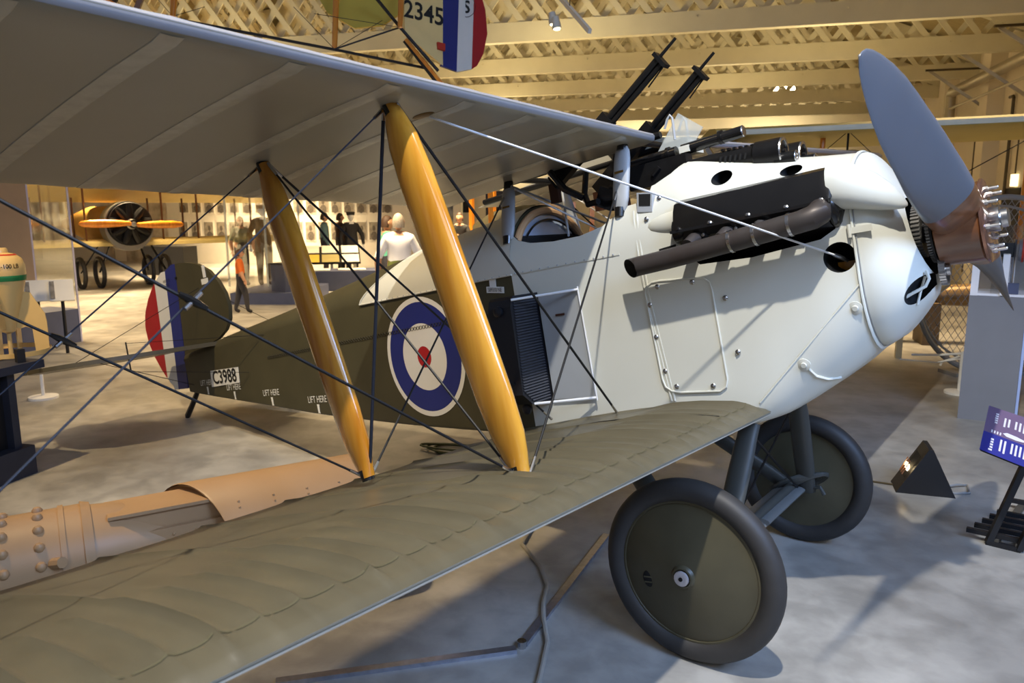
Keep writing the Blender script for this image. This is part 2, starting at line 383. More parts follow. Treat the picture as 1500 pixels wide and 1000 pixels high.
def wing_pt(up, y, t, top, off=0.):
    le, te = wing_geom(up, y); x = le + (te-le)*t
    if t > .96:
        d = min(abs(abs(y)-r) for r in RIBS); x += .012*min(1, d/.12)*(t-.96)/.04
    k = (le-te)/CH
    z = zc(up, x, y) + k*(lerp(t, ZU)+ridge(y, t, up)+off if top else lerp(t, ZD)-off)
    return Vector((x, y, z))
TT = [0, .004, .012, .02, .03, .045, .06, .08, .1, .13, .16, .2, .23, .26, .29, .32, .37, .42, .48, .55, .62, .7, .78, .86, .93, .965, 1]
TB = [.004, .01, .02, .035, .05, .08, .13, .2, .3, .4, .5, .6, .7, .8, .9, .965]
def wing(up, side, name, y0, step):
    ys = []; y = y0
    while y < 4.93: ys.append(y); y += step
    ys.append(4.94)
    mb = MB(); rings = []
    for y in ys:
        Y = y*side
        rings.append([wing_pt(up, Y, t, True) for t in TT] + [wing_pt(up, Y, t, False) for t in reversed(TB)])
    mb.loft(rings, True, True)
    nt_ = len(TT); n = len(rings[0])
    mb.m = [0 if (i % n) < nt_-1 else 1 for i in range(len(mb.f)-2)] + [1, 1]
    root = mb.build(name, [M_khaki, M_linen], plane, 50)
    # rib tapes underneath
    for r in RIBS[1:-1]:
        tp = MB(); a = []
        tt = [.02, .05, .1, .2, .3, .4, .5, .6, .7, .8, .9, .985]
        a = [[wing_pt(up, (r+e)*side, t, False, o_) for e, o_ in ((-.030, .0005), (-.028, .002), (-.004, .0028), (.004, .0028), (.028, .002), (.030, .0005))] for t in tt]
        tp.loft(a, False, False); tp.build('rib_tape', M_tape, root, 30)
    # leading edge strip; its pale grey on the upper wing includes the rim highlight
    le = MB(); rr = []
    seq = [(.012, 0), (.005, 0), (.002, 0), (0, 1), (.004, 1), (.010, 1)] if up else [(.010, 0), (.006, 0), (.003, 0)]
    for y in ys[::3]+[4.93]:
        rr.append([wing_pt(up, y*side, t, bool(tp_), .0025) for t, tp_ in seq])
    le.loft(rr, False, False); le.build('leading_edge', M_lead if up else mat('cream_edge', (226, 222, 208), .4), root, 60)
    if not up:      # stitched seam line behind the leading edge
        sm = MB(); yy = y0+.05
        while yy < 4.2:
            ln = random.uniform(.05, .22); k_ = int(ln/.0115)+1
            sm.loft([[wing_pt(up, (yy+.0115*q)*side, t, True, .0016) for t in (.0545, .0585)] for q in range(k_+1)], False, False); yy += k_*.0115+random.uniform(.004, .02)
        tag(sm.build('seam_stitching', mat('seam_thread', (84, 78, 55), .7), root, 0), kind='stuff')
    return root
w_us = wing(True, -1, 'upper_wing', .15, .017)
w_up = wing(True, 1, 'upper_wing', .15, .05)
w_ls = wing(False, -1, 'lower_wing', .304375, .010625)
w_lp = wing(False, 1, 'lower_wing', .30, .05)
# walkway / panel seams on the lower wing root
for pts in ([(.06, .72), (.2, .73), (.45, .60), (.75, .60)],):
    pl = MB(); pl.tube([wing_pt(False, -y, t, True, .001) for t, y in [(.06, .66), (.12, .665), (.2, .67), (.3, .67), (.45, .67), (.7, .67), (.95, .67)]], .0022, 5); pl.build('panel_seam', M_dark, w_ls)

# ---------------------------------------------------------------- fuselage
FT = dict(
    w=[(-4.85, .035), (-.93, .37), (.3, .37), (.55, .362), (.69, .345)],
    zb=[(-4.85, .875), (-4.58, .840), (-4.06, .778), (-3.5, .714), (-2.9, .642), (-2.275, .586), (-1.94, .558), (-1.333, .519), (-.93, .500), (-.5, .495), (.1, .50), (.2, .515), (.34, .552), (.55, .672), (.69, .775)],
    ry=[(-4.85, .008), (-.93, .02), (0, .03), (.2, .06), (.4, .16), (.69, .24)],
    rz=[(-4.85, .008), (-.93, .02), (0, .04), (.2, .09), (.4, .22), (.69, .30)],
    zs=[(-4.85, 1.16), (-3.9, 1.228), (-2.93, 1.288), (-2.27, 1.318), (-.93, 1.32), (0, 1.33), (.69, 1.26)],
    zt=[(-4.85, 1.20), (-4.16, 1.29), (-3.25, 1.395), (-2.46, 1.50), (-2.0, 1.565), (-1.22, 1.645), (-.93, 1.67), (-.3, 1.70), (0, 1.70), (.3, 1.625), (.5, 1.585), (.69, 1.555)],
    p=[(-4.85, 1.7), (-2, 1.8), (-.93, 2.1), (0, 2.3), (.69, 2.15)])
def fp(k, x): return smooth_tab(x, FT[k]) if k in ('zb', 'zt') else lerp(x, FT[k])
def half(x, nb=4, nc=7, ns=7, na=16, off=0.):
    W = fp('w', x); zb = fp('zb', x); ry = min(fp('ry', x), W*.9); rz = fp('rz', x); zs = fp('zs', x); zt = fp('zt', x); p = fp('p', x)
    pts = [((W-ry)*i/nb, zb-off) for i in range(nb)]
    for i in range(nc):
        t = math.pi/2*i/nc; pts.append((W-ry+(ry+off)*math.sin(t), zb+rz-(rz+off)*math.cos(t)))
    for i in range(ns): pts.append((W+off, zb+rz+(zs-zb-rz)*i/ns))
    for i in range(na+1):
        t = math.pi/2*i/na; pts.append(((W+off)*max(0, math.cos(t))**(2/p), zs+(zt-zs+off)*math.sin(t)**(2/p)))
    return pts
def ring(x, off=0.):
    h = half(x, off=off); return [Vector((x, y, z)) for y, z in h] + [Vector((x, -y, z)) for y, z in reversed(h[1:-1])]
def stations(a, b, n): return [a+(b-a)*i/n for i in range(n+1)]
fr = MB().loft([ring(x) for x in stations(-4.85, -.931, 48)])
f_rear = fr.build('rear_fuselage', M_olive, plane, 40)
ff = MB().loft([ring(x) for x in stations(-.93, .69, 44)])
f_fwd = ff.build('forward_fuselage', [M_white, M_dark], plane, 40)
def cutter(outline, y0, y1):
    c = MB().prism(outline, lambda a, b, d: (a, d, b), y0, y1).build('cutter', [M_dark], plane, 0); return c
def ellipse_cut(x, z, rx, rz, y0, y1, rot=0., n=28):
    return cutter([(x+rx*math.cos(t)*math.cos(rot)-rz*math.sin(t)*math.sin(rot), z+rx*math.cos(t)*math.sin(rot)+rz*math.sin(t)*math.cos(rot)) for t in [2*math.pi*k/n for k in range(n)]], y0, y1)
BAY = [(-.008, 1.488), (-.010, 1.40), (.016, 1.30), (.040, 1.25), (.075, 1.215), (.3, 1.208), (.57, 1.232), (.625, 1.262), (.660, 1.305), (.673, 1.35), (.665, 1.45), (.62, 1.495), (.33, 1.497)]
COCK = [(-1.2, 1.60), (-.93, 1.52), (-.88, 1.485), (-.8, 1.46), (-.66, 1.443), (-.5, 1.441), (-.38, 1.462), (-.29, 1.508), (-.235, 1.55), (-.20, 1.585), (-.12, 1.60), (-.055, 1.635), (-.015, 1.685), (.0, 1.75), (.0, 2.2), (-1.2, 2.2)]
bpy.context.view_layer.update()
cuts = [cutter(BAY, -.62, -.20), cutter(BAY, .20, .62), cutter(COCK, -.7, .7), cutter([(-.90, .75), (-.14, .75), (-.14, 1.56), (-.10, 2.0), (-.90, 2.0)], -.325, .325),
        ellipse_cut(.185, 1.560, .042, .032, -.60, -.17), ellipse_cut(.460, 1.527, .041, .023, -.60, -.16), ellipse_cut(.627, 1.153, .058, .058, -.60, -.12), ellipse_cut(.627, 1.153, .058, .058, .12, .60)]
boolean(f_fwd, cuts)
# nose cowling
h0 = half(.69); base = [(y, z) for y, z in h0] + [(-y, z) for y, z in reversed(h0[1:-1])]
NC_ = 1.13
def xfront(z): return .895 - .20*max(0, z-1.0) - .45*max(0, .95-z)
rings = []
for i in range(17):
    t = math.pi/2*i/16; k = max(.03, math.cos(t))**(2/2.7); h_ = math.sin(t)**(2/2.0)
    rr = []
    for y, z in base:
        yy, zz = y*k, NC_+(z-NC_)*k; rr.append(Vector((.692+(xfront(zz)-.692)*h_, yy, zz)))
    rings.append(rr)
nose = MB().loft(rings).build('nose_cowling', [M_white, M_dark], plane, 40)
def disc_cut(y, z, r, x0, x1, n=26):
    return MB().prism([(y+r*math.cos(t), z+r*math.sin(t)) for t in [2*math.pi*k/n for k in range(n)]], lambda a, b, d: (d, a, b), x0, x1).build('cutter', [M_dark], plane, 0)
bpy.context.view_layer.update()
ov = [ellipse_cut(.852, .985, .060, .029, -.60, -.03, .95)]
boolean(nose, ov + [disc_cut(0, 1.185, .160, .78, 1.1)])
br = MB().tube([(.79, -.225, .955), (.83, -.215, .975), (.875, -.20, .995), (.888, -.19, 1.02), (.88, -.17, 1.05)], .0065, 8).build('oil_pipe', M_white, nose)
MB().tube([(.84, -.20, .93), (.852, -.19, .97), (.872, -.17, 1.03)], .005, 8).build('drain_pipe', M_white, nose)
# seam ring between cowling and fuselage
MB().loft([[p for p in ring(.680, .004)], [p for p in ring(.683, .009)], [p for p in ring(.688, .009)], [p for p in ring(.691, .003)]], False).build('seam_band', M_white, plane)
MB().loft([ring(.6935, .004), ring(.697, .004)], False).build('seam_grey_ring', M_greystrut, plane)  # thin grey ring just ahead of the seam band
def side_y(x, z):
    """half-width of the fuselage skin at x, z"""
    h = half(x, 2, 8, 8, 24)
    for (y0, z0), (y1, z1) in zip(h, h[1:]):
        if z0 <= z <= z1 and z1 > z0: return y0+(y1-y0)*(z-z0)/(z1-z0)
    return h[-1][0]
def sp(x, z, off=.003): return Vector((x, -(side_y(x, z)+off), z))
# white deck fairing over the olive turtle deck
rows = []
for j in range(25):
    a = math.pi*j/24; s_ = math.sin(a); xe = -2.225 + .50*s_**1.6
    row = []
    for i in range(15):
        x = xe + (-.925-xe)*i/14; W = fp('w', x)+.006; zs = 1.322+.0*x; zt = fp('zt', x)+.008; p = lerp(x, [(-2.2, 1.9), (-.93, 2.1)])
        cs = math.cos(a); row.append(Vector((x, -math.copysign(abs(cs)**(2/p), cs)*(W+.002*s_), zs+(zt-zs)*s_**(2/p))))
    rows.append(row)
MB().loft(rows, False, False).build('deck_fairing', M_white, plane, 50)
rim = MB().tube([r[0] for r in rows], .006, 6).tube(rows[0], .005, 6); rim.build('fairing_rim', M_white, plane)
# riveted longeron strip
stp = MB(); stp.loft([[sp(x, 1.318, .001), sp(x, 1.318, .003), sp(x, 1.326, .003), sp(x, 1.326, .001)] for x in stations(-.92, -.30, 10)]); strip = stp.build('seam_strip', M_white, plane)
rv = MB().lathe([(.004, 0), (.0035, .0015), (.001, .003)], (0, 0, 0), (0, -1, 0), 8).build('rivet', M_greystrut, strip)
for k, x in enumerate(stations(-2.1, -.33, 34)):
    c = rv if k == 0 else link_copy(rv, strip); c.location = (x, -(lerp(x, FT['w'])+(.009 if x < -.93 else .006)), 1.326)
# vertical panel strip and bottom
vs_ = MB()
for dx in (0., .016):
    vs_.loft([[sp(x_+dx+a, z_, o_) for a, o_ in ((-.005, .001), (-.003, .006), (.003, .006), (.005, .001))] for x_, z_ in [(-.212, 1.50), (-.21, 1.466), (-.205, 1.3), (-.199, 1.128), (-.175, .9), (-.150, .64)]], False, False)
vs_.build('panel_strip', M_white, plane)
# access hatch
HT = [(-.199, 1.128), (-.190, 1.155), (-.160, 1.172), (-.12, 1.174), (.05, 1.160), (.085, 1.154), (.107, 1.135), (.113, 1.10), (.122, .72), (.112, .688), (.085, .672), (-.10, .676), (-.14, .684), (-.168, .705), (-.178, .74)]
hatch = MB().prism(HT, lambda a, b, d: sp(a, b, d), .0005, .004).build('access_hatch', M_white, plane, 30)
MB().tube([sp(a, b, .005) for a, b in HT], .0045, 6, loop=True).build('hatch_rim', M_white, hatch)
def stud(x, z, par, r=.012, m=None):
    o_ = MB().lathe([(r, 0), (r, .003), (r*.72, .006), (r*.4, .007), (r*.35, .010), (0.001, .010)], sp(x, z, .003), (0, -1, 0), 12); return o_.build('fastener', m or M_steel, par)
for x, z in ((-.135, 1.150), (.03, 1.147), (-.185, 1.075), (-.178, .93), (-.160, .775), (-.115, .703), (.055, .695)): stud(x, z, hatch)
for x, z in ((.165, 1.06), (.185, .83)): stud(x, z, plane)
# chin panel with straps
CR = [(.245, .612), (.3, .665), (.459, .821), (.6, .960), (.685, 1.045)]
chin = MB().tube([sp(a, b, .001) for a, b in CR], .004, 6); chin_o = chin.build('chin_panel_edge', M_white, plane)
for (x, z) in ((.655, .955), (.44, .755)):
    MB().lathe([(.026, 0), (.026, .004), (.012, .007), (.010, .012), (.001, .012)], sp(x, z, .001), Vector((0, -1, -.25)), 16).build('strap_boss', M_white, chin_o)
MB().tube([sp(.44, .755, .004), sp(.47, .70, .004), sp(.50, .68, .005), sp(.535, .675, .006)], .0065, 6).build('strap', M_white, chin_o)
# hinge on the cowling seam
hg = MB().box((.715, -.352, 1.245), (.075, .006, .024), Matrix.Rotation(.12, 3, 'Z')).tube([(.675, -.358, 1.22), (.675, -.358, 1.27)], .007, 8); hg.build('cowl_hinge', M_white, plane)
# vent box and small vents
vb = MB().prism([(-.178, 1.574), (-.104, 1.560), (-.118, 1.477), (-.190, 1.490)], lambda a, b, d: (a, d, b), -.352, -.30).build('vent_scoop', M_greystrut, plane, 0)
MB().prism([(-.168, 1.566), (-.112, 1.555), (-.122, 1.505), (-.176, 1.515)], lambda a, b, d: (a, d, b), -.354, -.345).build('vent_opening', M_dark, vb, 0)
for x, z in ((-.085, 1.53), (-.145, 1.45)): stud(x, z, plane, .011, M_steel)
MB().prism([(-.10, 1.295), (-.02, 1.305), (-.02, 1.318), (-.10, 1.31)], lambda a, b, d: sp(a, b, d), .001, .006).build('vent_slot', M_dark, plane, 0)
# faired bulge behind the engine
MB().ball((.0, -.345, 1.412), (.165, .040, .052), 20).build('cowl_bulge', M_white, plane)

# ---------------------------------------------------------------- engine
eng = empty('engine', (0, 0, 0)); eng.parent = plane
for sd in (-1, 1):
    cov = [(-.25, 1.475), (-.30, 1.494), (-.355, 1.497), (-.385, 1.485), (-.405, 1.455), (-.424, 1.40), (-.430, 1.372), (-.40, 1.368), (-.25, 1.39)]
    rg = []
    for x, k in ((-.004, .80), (.004, .95), (.018, 1), (.605, 1), (.628, .985), (.640, .94), (.646, .84)):
        rg.append([Vector((x, sd*-(-.33+(y+.33)*k), 1.43+(z-1.43)*k)) for y, z in cov])
    rc = MB().loft(rg).build('rocker_cover', M_black, eng, 30)
    if sd == -1:
        pass
    MB().box((.315, sd*.338, 1.366), (.645, .200, .012)).build('cover_flange', M_black, eng, 0)
    blk = [(-.22, 1.36), (-.415, 1.36), (-.405, 1.33), (-.36, 1.28), (-.30, 1.22), (-.22, 1.2)]
    MB().loft([[Vector((x, -sd*y, z)) for y, z in blk] for x in (.01, .62)]).build('cylinder_block', M_black, eng, 20)
    MB().ball((.632, sd*.325, 1.345), (.034, .085, .085), 16).build('camshaft_housing', M_black, eng)
    MB().lathe([(.055, 0), (.055, .03), (.045, .05), (.02, .055)], (-.005, sd*.37, 1.37), (1, 0, 0), 16).build('rear_cover', M_black, eng)
    for x in (.03, .17, .33, .48, .61):
        MB().lathe([(.010, 0), (.010, .008), (.006, .010), (.006, .018), (.001, .019)], (x, sd*.425, 1.372), (0, sd, .25), 8).build('cover_nut', M_steel if x > .1 else M_black, eng)
    for x in (.10, .24, .38, .50):
        st = MB().tube([(x, sd*.385, 1.325), (x-.01, sd*.43, 1.322), (x-.02, sd*.47, 1.300)], .026, 12).build('exhaust_stub', M_exh, eng)
        MB().box((x, sd*.405, 1.325), (.085, .012, .05), Matrix.Rotation(-.35*sd*-1, 3, 'X')).build('stub_flange', M_gun, st, 0)
        for dx in (-.03, .03): MB().lathe([(.008, 0), (.008, .012), (.001, .013)], (x+dx, sd*.41, 1.33), (0, sd, .2), 6).build('flange_nut', M_steel, st)
# exhaust pipe (starboard and port)
for sd in (-1, 1):
    pth = [(.575, .40, 1.345), (.600, .43, 1.340), (.606, .462, 1.326), (.585, .480, 1.314), (.54, .482, 1.307), (.30, .48, 1.285), (.0, .48, 1.259), (-.15, .48, 1.2505)]
    pth = [Vector((x, sd*y, z)) for x, y, z in pth]
    mb = MB(); mb.tube(pth, [.030, .042, .046, .045, .042, .042, .042, .042], 20, cap=False)
    last = [Vector(v) for v in mb.v[-20:]]; c = pth[-1]
    end = [p + Vector((-.045 - (p.z-c.z)*.25 + -sd*0 + (sd*(p.y-c.y))*1.15, 0, -.004)) for p in last]
    ins = [c + (p-c)*.93 for p in end]
    inn = [c*1 + (p-c)*.9 + Vector((.20, 0, .01)) for p in last]
    mb.loft([last, end], False); mb.loft([end, ins, inn], False, True, 1)
    ex = mb.build('exhaust_pipe', [M_exh, M_dark], eng, 40)
    for x in (.505, .37, .27):
        z = 1.285+(x-.30)*.091
        MB().tube([(x-.006, sd*.4805, z-.0005), (x+.006, sd*.4805, z+.0005)], .0452, 20).build('pipe_clamp', M_steel if x != .385 else M_gun, ex)
# blister fairing ahead of the rocker cover
for sd in (-1, 1):
    rg = []
    for x, yc, zc_, a, b in ((.628, .315, 1.42, .100, .090), (.66, .318, 1.418, .100, .090), (.70, .318, 1.408, .096, .088), (.74, .312, 1.393, .088, .082), (.78, .300, 1.372, .075, .070), (.82, .283, 1.345, .056, .050), (.848, .265, 1.322, .034, .028), (.862, .255, 1.308, .006, .006)):
        rg.append([Vector((x, sd*(yc+a*math.copysign(abs(math.cos(t))**.8, math.cos(t))), zc_+b*math.copysign(abs(math.sin(t))**.8, math.sin(t)))) for t in [2*math.pi*k/28 for k in range(28)]])
    MB().loft(rg).build('blister_fairing', M_white, plane, 50)
# inside the drag-wire hole
MB().box((.63, -.20, 1.115), (.10, .02, .035)).build('wood_bearer', M_wood, plane, 0)

# ---------------------------------------------------------------- radiators with shutters and rods
for sd in (-1, 1):
    z0, z1 = .665, 1.215
    OUTL = [(.33, z1), (.565, z1), (.585, z1-.015), (.600, z1-.05), (.610, .745), (.545, .69), (.33, z0)]
    ra = MB().prism(OUTL, lambda a, b, d: (d, sd*a, b), -.925, -.788).build('radiator', M_rad, plane, 20)
    GR = [(.392, 1.195), (.575, 1.185), (.600, .755), (.54, .70), (.42, .685)]
    core = MB()
    zz = .69
    while zz < 1.19:
        lim = [.40+.0*zz, .575+(1.185-zz)*.058]
        if zz < .755: lim[1] = .54+(zz-.70)*1.1
        core.add([(-.787, sd*lim[0], zz), (-.787, sd*lim[1], zz), (-.787, sd*lim[1], zz+.0085), (-.787, sd*lim[0], zz+.0085), (-.781, sd*lim[0], zz+.003), (-.781, sd*lim[1], zz+.003)], [(0, 1, 5, 4), (4, 5, 2, 3)])
        zz += .0135
    tag(core.build('radiator_fins', mat('fin_grey', (96, 98, 106), .35, .6), ra, 0), kind='stuff')
    for z in (1.15, .66): MB().lathe([(.026, 0), (.026, .012), (.014, .018), (.001, .018)], (-.86, sd*.603 if z > 1 else sd*.50, z), (0, sd, 0), 14).build('drain_cap', M_rad, ra)
    sh = MB().prism([(-.775, 1.20), (-.545, 1.19), (-.535, .682), (-.775, .68)], lambda a, b, d: (a, sd*d, b), .372, .388).build('radiator_shutter', M_greystrut, plane, 0)
    MB().tube([(-.79, sd*.585, 1.196), (-.535, sd*.395, 1.196)], .006, 8).build('shutter_rod', M_whitewire, sh)
    MB().tube([(-.79, sd*.53, .688), (-.525, sd*.395, .678)], .007, 8).build('shutter_rod', M_whitewire, sh)
    MB().tube([(-.535, sd*.395, 1.21), (-.522, sd*.395, .665)], .004, 8).build('shutter_hinge', M_whitewire, sh)
    MB().box((-.66, sd*.390, 1.09), (.05, .006, .010)).build('shutter_catch', M_brown, sh, 0)

# ---------------------------------------------------------------- roundel, lettering on the sides
def ring_patch(r0, r1, x, z, off, n=56):
    mb = MB()
    pr = [[sp(x+r*math.cos(t)*.965, z+r*math.sin(t), off) for t in [2*math.pi*k/n for k in range(n)]] for r in (r0, r1)]
    if r0 == 0: mb.add(pr[1], [tuple(range(n))])
    else: mb.loft(pr, False)
    return mb
RX, RZ = -1.70, .958
rd = ring_patch(.318, .348, RX, RZ, .0022).build('roundel', M_iw, plane, 0)
ring_patch(.195, .318, RX, RZ, .0024).build('blue_ring', M_blue, rd, 0)
ring_patch(.062, .195, RX, RZ, .0024).build('white_ring', M_iw, rd, 0)
ring_patch(0, .062, RX, RZ, .0026).build('red_disc', M_red, rd, 0)
lc = MB()
for k in range(90):
    x = -3.45 + k*(2.37/90); z = lerp(x, [(-3.43, 1.077), (-2.75, 1.10), (-2.02, 1.12), (-1.3, 1.138), (-1.05, 1.135)])
    for s_ in (-1, 1): lc.tube([sp(x, z-.010*s_, .003), sp(x+.020, z+.010*s_, .0045)], .0022, 4)
tag(lc.build('side_lacing', mat('lacing_cord', (40, 37, 26), .8), plane, 0), kind='stuff')
sb = MB().prism([(-4.391, 1.032), (-3.915, 1.036), (-3.935, .914), (-4.415, .899)], lambda a, b, d: sp(a, b, d), .003, .006).build('serial_panel', M_iw, plane, 0)
text_obj('serial_number', 'C3988', .150, lambda a, b: sp(-4.165+a, .970+b+a*.01, .008), M_ink, sb, 1.0, bold=.003)
for x, z in ((-4.50, .938), (-4.05, .881), (-3.49, .816), (-2.89, .746)):
    lb = text_obj('lift_marking', 'LIFT HERE', .066, lambda a, b: sp(x+a, z+b, .004), M_pale, plane, .80)
    MB().prism([(x-.014, z-.033), (x+.014, z-.033), (x+.010, z-.085), (x+.014, z-.096), (x-.014, z-.096), (x-.010, z-.085)], lambda a, b, d: sp(a, b, d), .003, .004).build('lift_arrow', M_pale, lb, 0)
lp = MB().prism([(-1.115, 1.287), (-.992, 1.270), (-.996, 1.238), (-1.119, 1.255)], lambda a, b, d: sp(a, b, d), .002, .004).build('stencil_panel', M_iw, plane, 0)
text_obj('stencil', 'S89330 NE', .030, lambda a, b: sp(-1.056+a, 1.2625+b-a*.13, .006), M_ink, lp, .72)
MB().prism([(-1.085, 1.335), (-1.04, 1.33), (-1.045, 1.275), (-1.09, 1.28)], lambda a, b, d: sp(a, b, d), .0025, .0045).build('white_patch', M_iw, lp, 0)

# ---------------------------------------------------------------- tail
def yprism(out, t): return MB().prism(out, lambda a, b, d: (a, d, b), -t, t)
FIN = [(-4.76, 1.972), (-4.60, 1.955), (-4.423, 1.915), (-4.27, 1.84), (-4.16, 1.74), (-4.09, 1.63), (-4.065, 1.52), (-4.09, 1.42), (-4.17, 1.34), (-4.30, 1.28), (-4.86, 1.18)]
yprism(FIN, .016).build('fin', M_olive, plane, 30)
def hx(z): return -4.908 + (z-.906)*.1382     # hinge line
RUD = [(-4.772, 1.975), (-4.90, 1.968), (-5.03, 1.93), (-5.18, 1.85), (-5.32, 1.74), (-5.42, 1.62), (-5.465, 1.50), (-5.45, 1.36), (-5.39, 1.22), (-5.30, 1.09), (-5.21, .985), (-5.14, .935)]
def rud_te(z):
    return lerp(z, [(b, a) for a, b in reversed(RUD)])
def band(f0, f1, m, name):
    zs = stations(.905, 1.972, 28); a = []; 
    pts = [(f0(z), z) for z in zs if f0(z) > f1(z)+.001] + [(f1(z), z) for z in reversed(zs) if f0(z) > f1(z)+.001]
    return yprism(pts, .014).build(name, m, plane, 30)
def xb(z): return max(rud_te(z), -5.075+(z-.906)*.125)
def xw(z): return max(rud_te(z), -5.235+(z-.95)*.085)
rb_ = band(lambda z: hx(z)-.004, xb, M_blue, 'rudder'); rb_['label'] = 'blue white and red striped rudder'
band(xb, xw, M_iw, 'rudder_white_band').parent = rb_
band(xw, rud_te, M_red, 'rudder_red_band').parent = rb_
for z in (1.15, 1.85): MB().box((hx(z), 0, z), (.03, .04, .02)).build('rudder_hinge', M_gun, rb_, 0)
text_obj('rudder_stencil', 'WEIGHTS\n17 LBS', .035, lambda a, b: (-4.945+a, -.0155, 1.83+b), M_ink, rb_, .8)
for (x, z, wd, hh) in ((-4.34, 1.76, .10, .045), (-4.33, 1.84, .04, .10)): MB().box((x, -.018, z), (wd, .003, hh)).build('fin_stencil', M_iw, plane, 0)
for sd in (-1, 1):
    TP = [(-4.25, .05), (-4.27, .5), (-4.33, .85), (-4.42, 1.08), (-4.56, 1.24), (-4.72, 1.28), (-4.72, .05)]
    MB().prism(TP, lambda a, b, d: (a, sd*b, 1.245+d), -.016, .016).build('tailplane', M_khaki, plane, 30)
    EL = [(-4.735, .10), (-4.735, 1.28), (-4.9, 1.25), (-5.08, 1.12), (-5.17, .9), (-5.20, .5), (-5.16, .25), (-5.05, .10)]
    el = MB().prism(EL, lambda a, b, d: (a, sd*b, 1.245+d+(a+4.73)*.03), -.012, .012).build('elevator', M_khaki, plane, 30)
    MB().tube([(-4.80, sd*.52, 1.13), (-4.80, sd*.52, 1.37)], [.006, .014][0], 6).build('control_horn', M_black, el)
    MB().tube([(-4.80, sd*.52, 1.36), (-3.4, sd*.14, 1.24)], .0022, 5).build('control_cable', M_wire, el)
    MB().tube([(-4.80, sd*.52, 1.13), (-3.75, sd*.14, .985)], .0022, 5).build('control_cable', M_wire, el)
    MB().tube([(-4.70, sd*1.0, 1.245), (-4.45, sd*.02, 1.72)], .0025, 5).build('tail_brace_wire', M_wire, plane)
    MB().tube([(-4.40, sd*.95, 1.245), (-4.75, sd*.04, .93)], .0025, 5).build('tail_brace_wire', M_wire, plane)
sk = MB().tube([(-4.70, 0, .94), (-4.80, 0, .86), (-4.93, 0, .745), (-5.02, 0, .672), (-5.035, 0, .650)], [.022, .022, .024, .026, .020], 10); sk.build('tail_skid', M_black, plane)

# ---------------------------------------------------------------- interplane struts, cabane, wires
def strut(a, b, name, m, ch=.088, th=.040, par=plane, sleeve=True, kmin=0.):
    a, b = Vector(a), Vector(b); d = (b-a); L_ = d.length; d.normalize()
    x = (Vector((1, 0, 0))-d*d.x).normalized(); y = d.cross(x); rings = []
    for q, k in ((0, .40), (.02, .48), (.05, .66), (.10, .86), (.2, .97), (.35, 1), (.65, 1), (.8, .97), (.90, .86), (.95, .66), (.98, .48), (1, .40)):
        k = max(k, kmin); p = a+d*L_*q; rings.append([p + x*ch/2*k*math.cos(t) + y*th/2*max(k, .75)*math.sin(t)*(1+.25*math.cos(t)) for t in [2*math.pi*j/20 for j in range(20)]])
    o_ = MB().loft(rings).build(name, m, par, 60)
    if sleeve:
        for p, dd in ((a, -1), (b, 1)):
            MB().tube([p-d*dd*.030, p+d*dd*.012], [.026, .024], 12).build('strut_socket', M_black, o_)
    return o_
def foot(k, y, sd): return Vector((XL-SP*k, sd*y, ZLO + (y-YS)*TD - SP*k*INC + .02))
def head(k, y, sd): return Vector((XL-STAG-SP*k, sd*y, ZLO+GAP + (y-YS)*TD - SP*k*INC))
for sd in (-1, 1):
    for y in (YS, 3.37):
        for k in (0, 1): strut(foot(k, y, sd), head(k, y, sd), 'interplane_strut', M_wood, .150, .060)
def wire(a, b, m=M_wire, r=.0042, ends=True, par=plane):
    a, b = Vector(a), Vector(b); d = (b-a).normalized()
    o_ = MB().tube([a, b], r, 7).build('bracing_wire', m, par)
    if ends:
        MB().tube([a, a+d*.07], [.007, .0055], 7).build('turnbuckle', M_steel, o_); MB().tube([b, b-d*.07], [.007, .0055], 7).build('turnbuckle', M_steel, o_)
    return o_
O1 = Vector((0, 0, .0))
for sd in (-1, 1):
    Y = sd*YS
    F0, F1, H0, H1 = foot(0, YS, sd), foot(1, YS, sd), head(0, YS, sd), head(1, YS, sd)
    OF0, OF1, OH0, OH1 = foot(0, 3.37, sd), foot(1, 3.37, sd), head(0, 3.37, sd), head(1, 3.37, sd)
    e = Vector((.03, 0, 0))
    wire(OH0, F0-e*.5); wire(OH1, F1-e*.5)                      # outer flying wires
    wl_a = wire(H0-e, OF0, M_bluewire, .0026); wl_b = wire(H1-e, OF1, M_bluewire, .0026)                          # outer landing wires
    wire(H0+e, Vector((-.42, sd*.40, .60)), r=.0055)           # inner flying wires
    wire(H1+e, Vector((-.80, sd*.40, .585)), r=.005); wire(H1+e*1.5, Vector((-.50, sd*.42, .58)), r=.0048) if False else None
    wire(F0+e, Vector((-.29, sd*.33, 1.60))); wire(F1+e*.5, Vector((-.97, sd*.28, 1.72)))   # inner landing wires
    wire(H0-e, F1+e*.3, M_bluewire, .0062); wire(H1+e, F0-e)   # incidence wires
def clamp(a0, a1, b0, b1):
    u, v, w0 = a1-a0, b1-b0, a0-b0; A, B, C_, D_, E_ = u.dot(u), u.dot(v), v.dot(v), u.dot(w0), v.dot(w0); den = A*C_-B*B
    p = (a0+u*((B*E_-C_*D_)/den) + b0+v*((A*E_-B*D_)/den))/2; d = u.normalized()
    c_ = MB().tube([p-d*.035, p-d*.012, p+d*.012, p+d*.035], [.006, .010, .010, .006], 8).build('wire_clamp', M_black, plane)
    MB().tube([p-v.normalized()*.03, p+v.normalized()*.03], .006, 8).build('clamp_sleeve', M_steel, c_)
for sd in (-1, 1):
    for k in (0, 1): clamp(head(k, 3.37, sd), foot(k, YS, sd), head(k, YS, sd), foot(k, 3.37, sd))
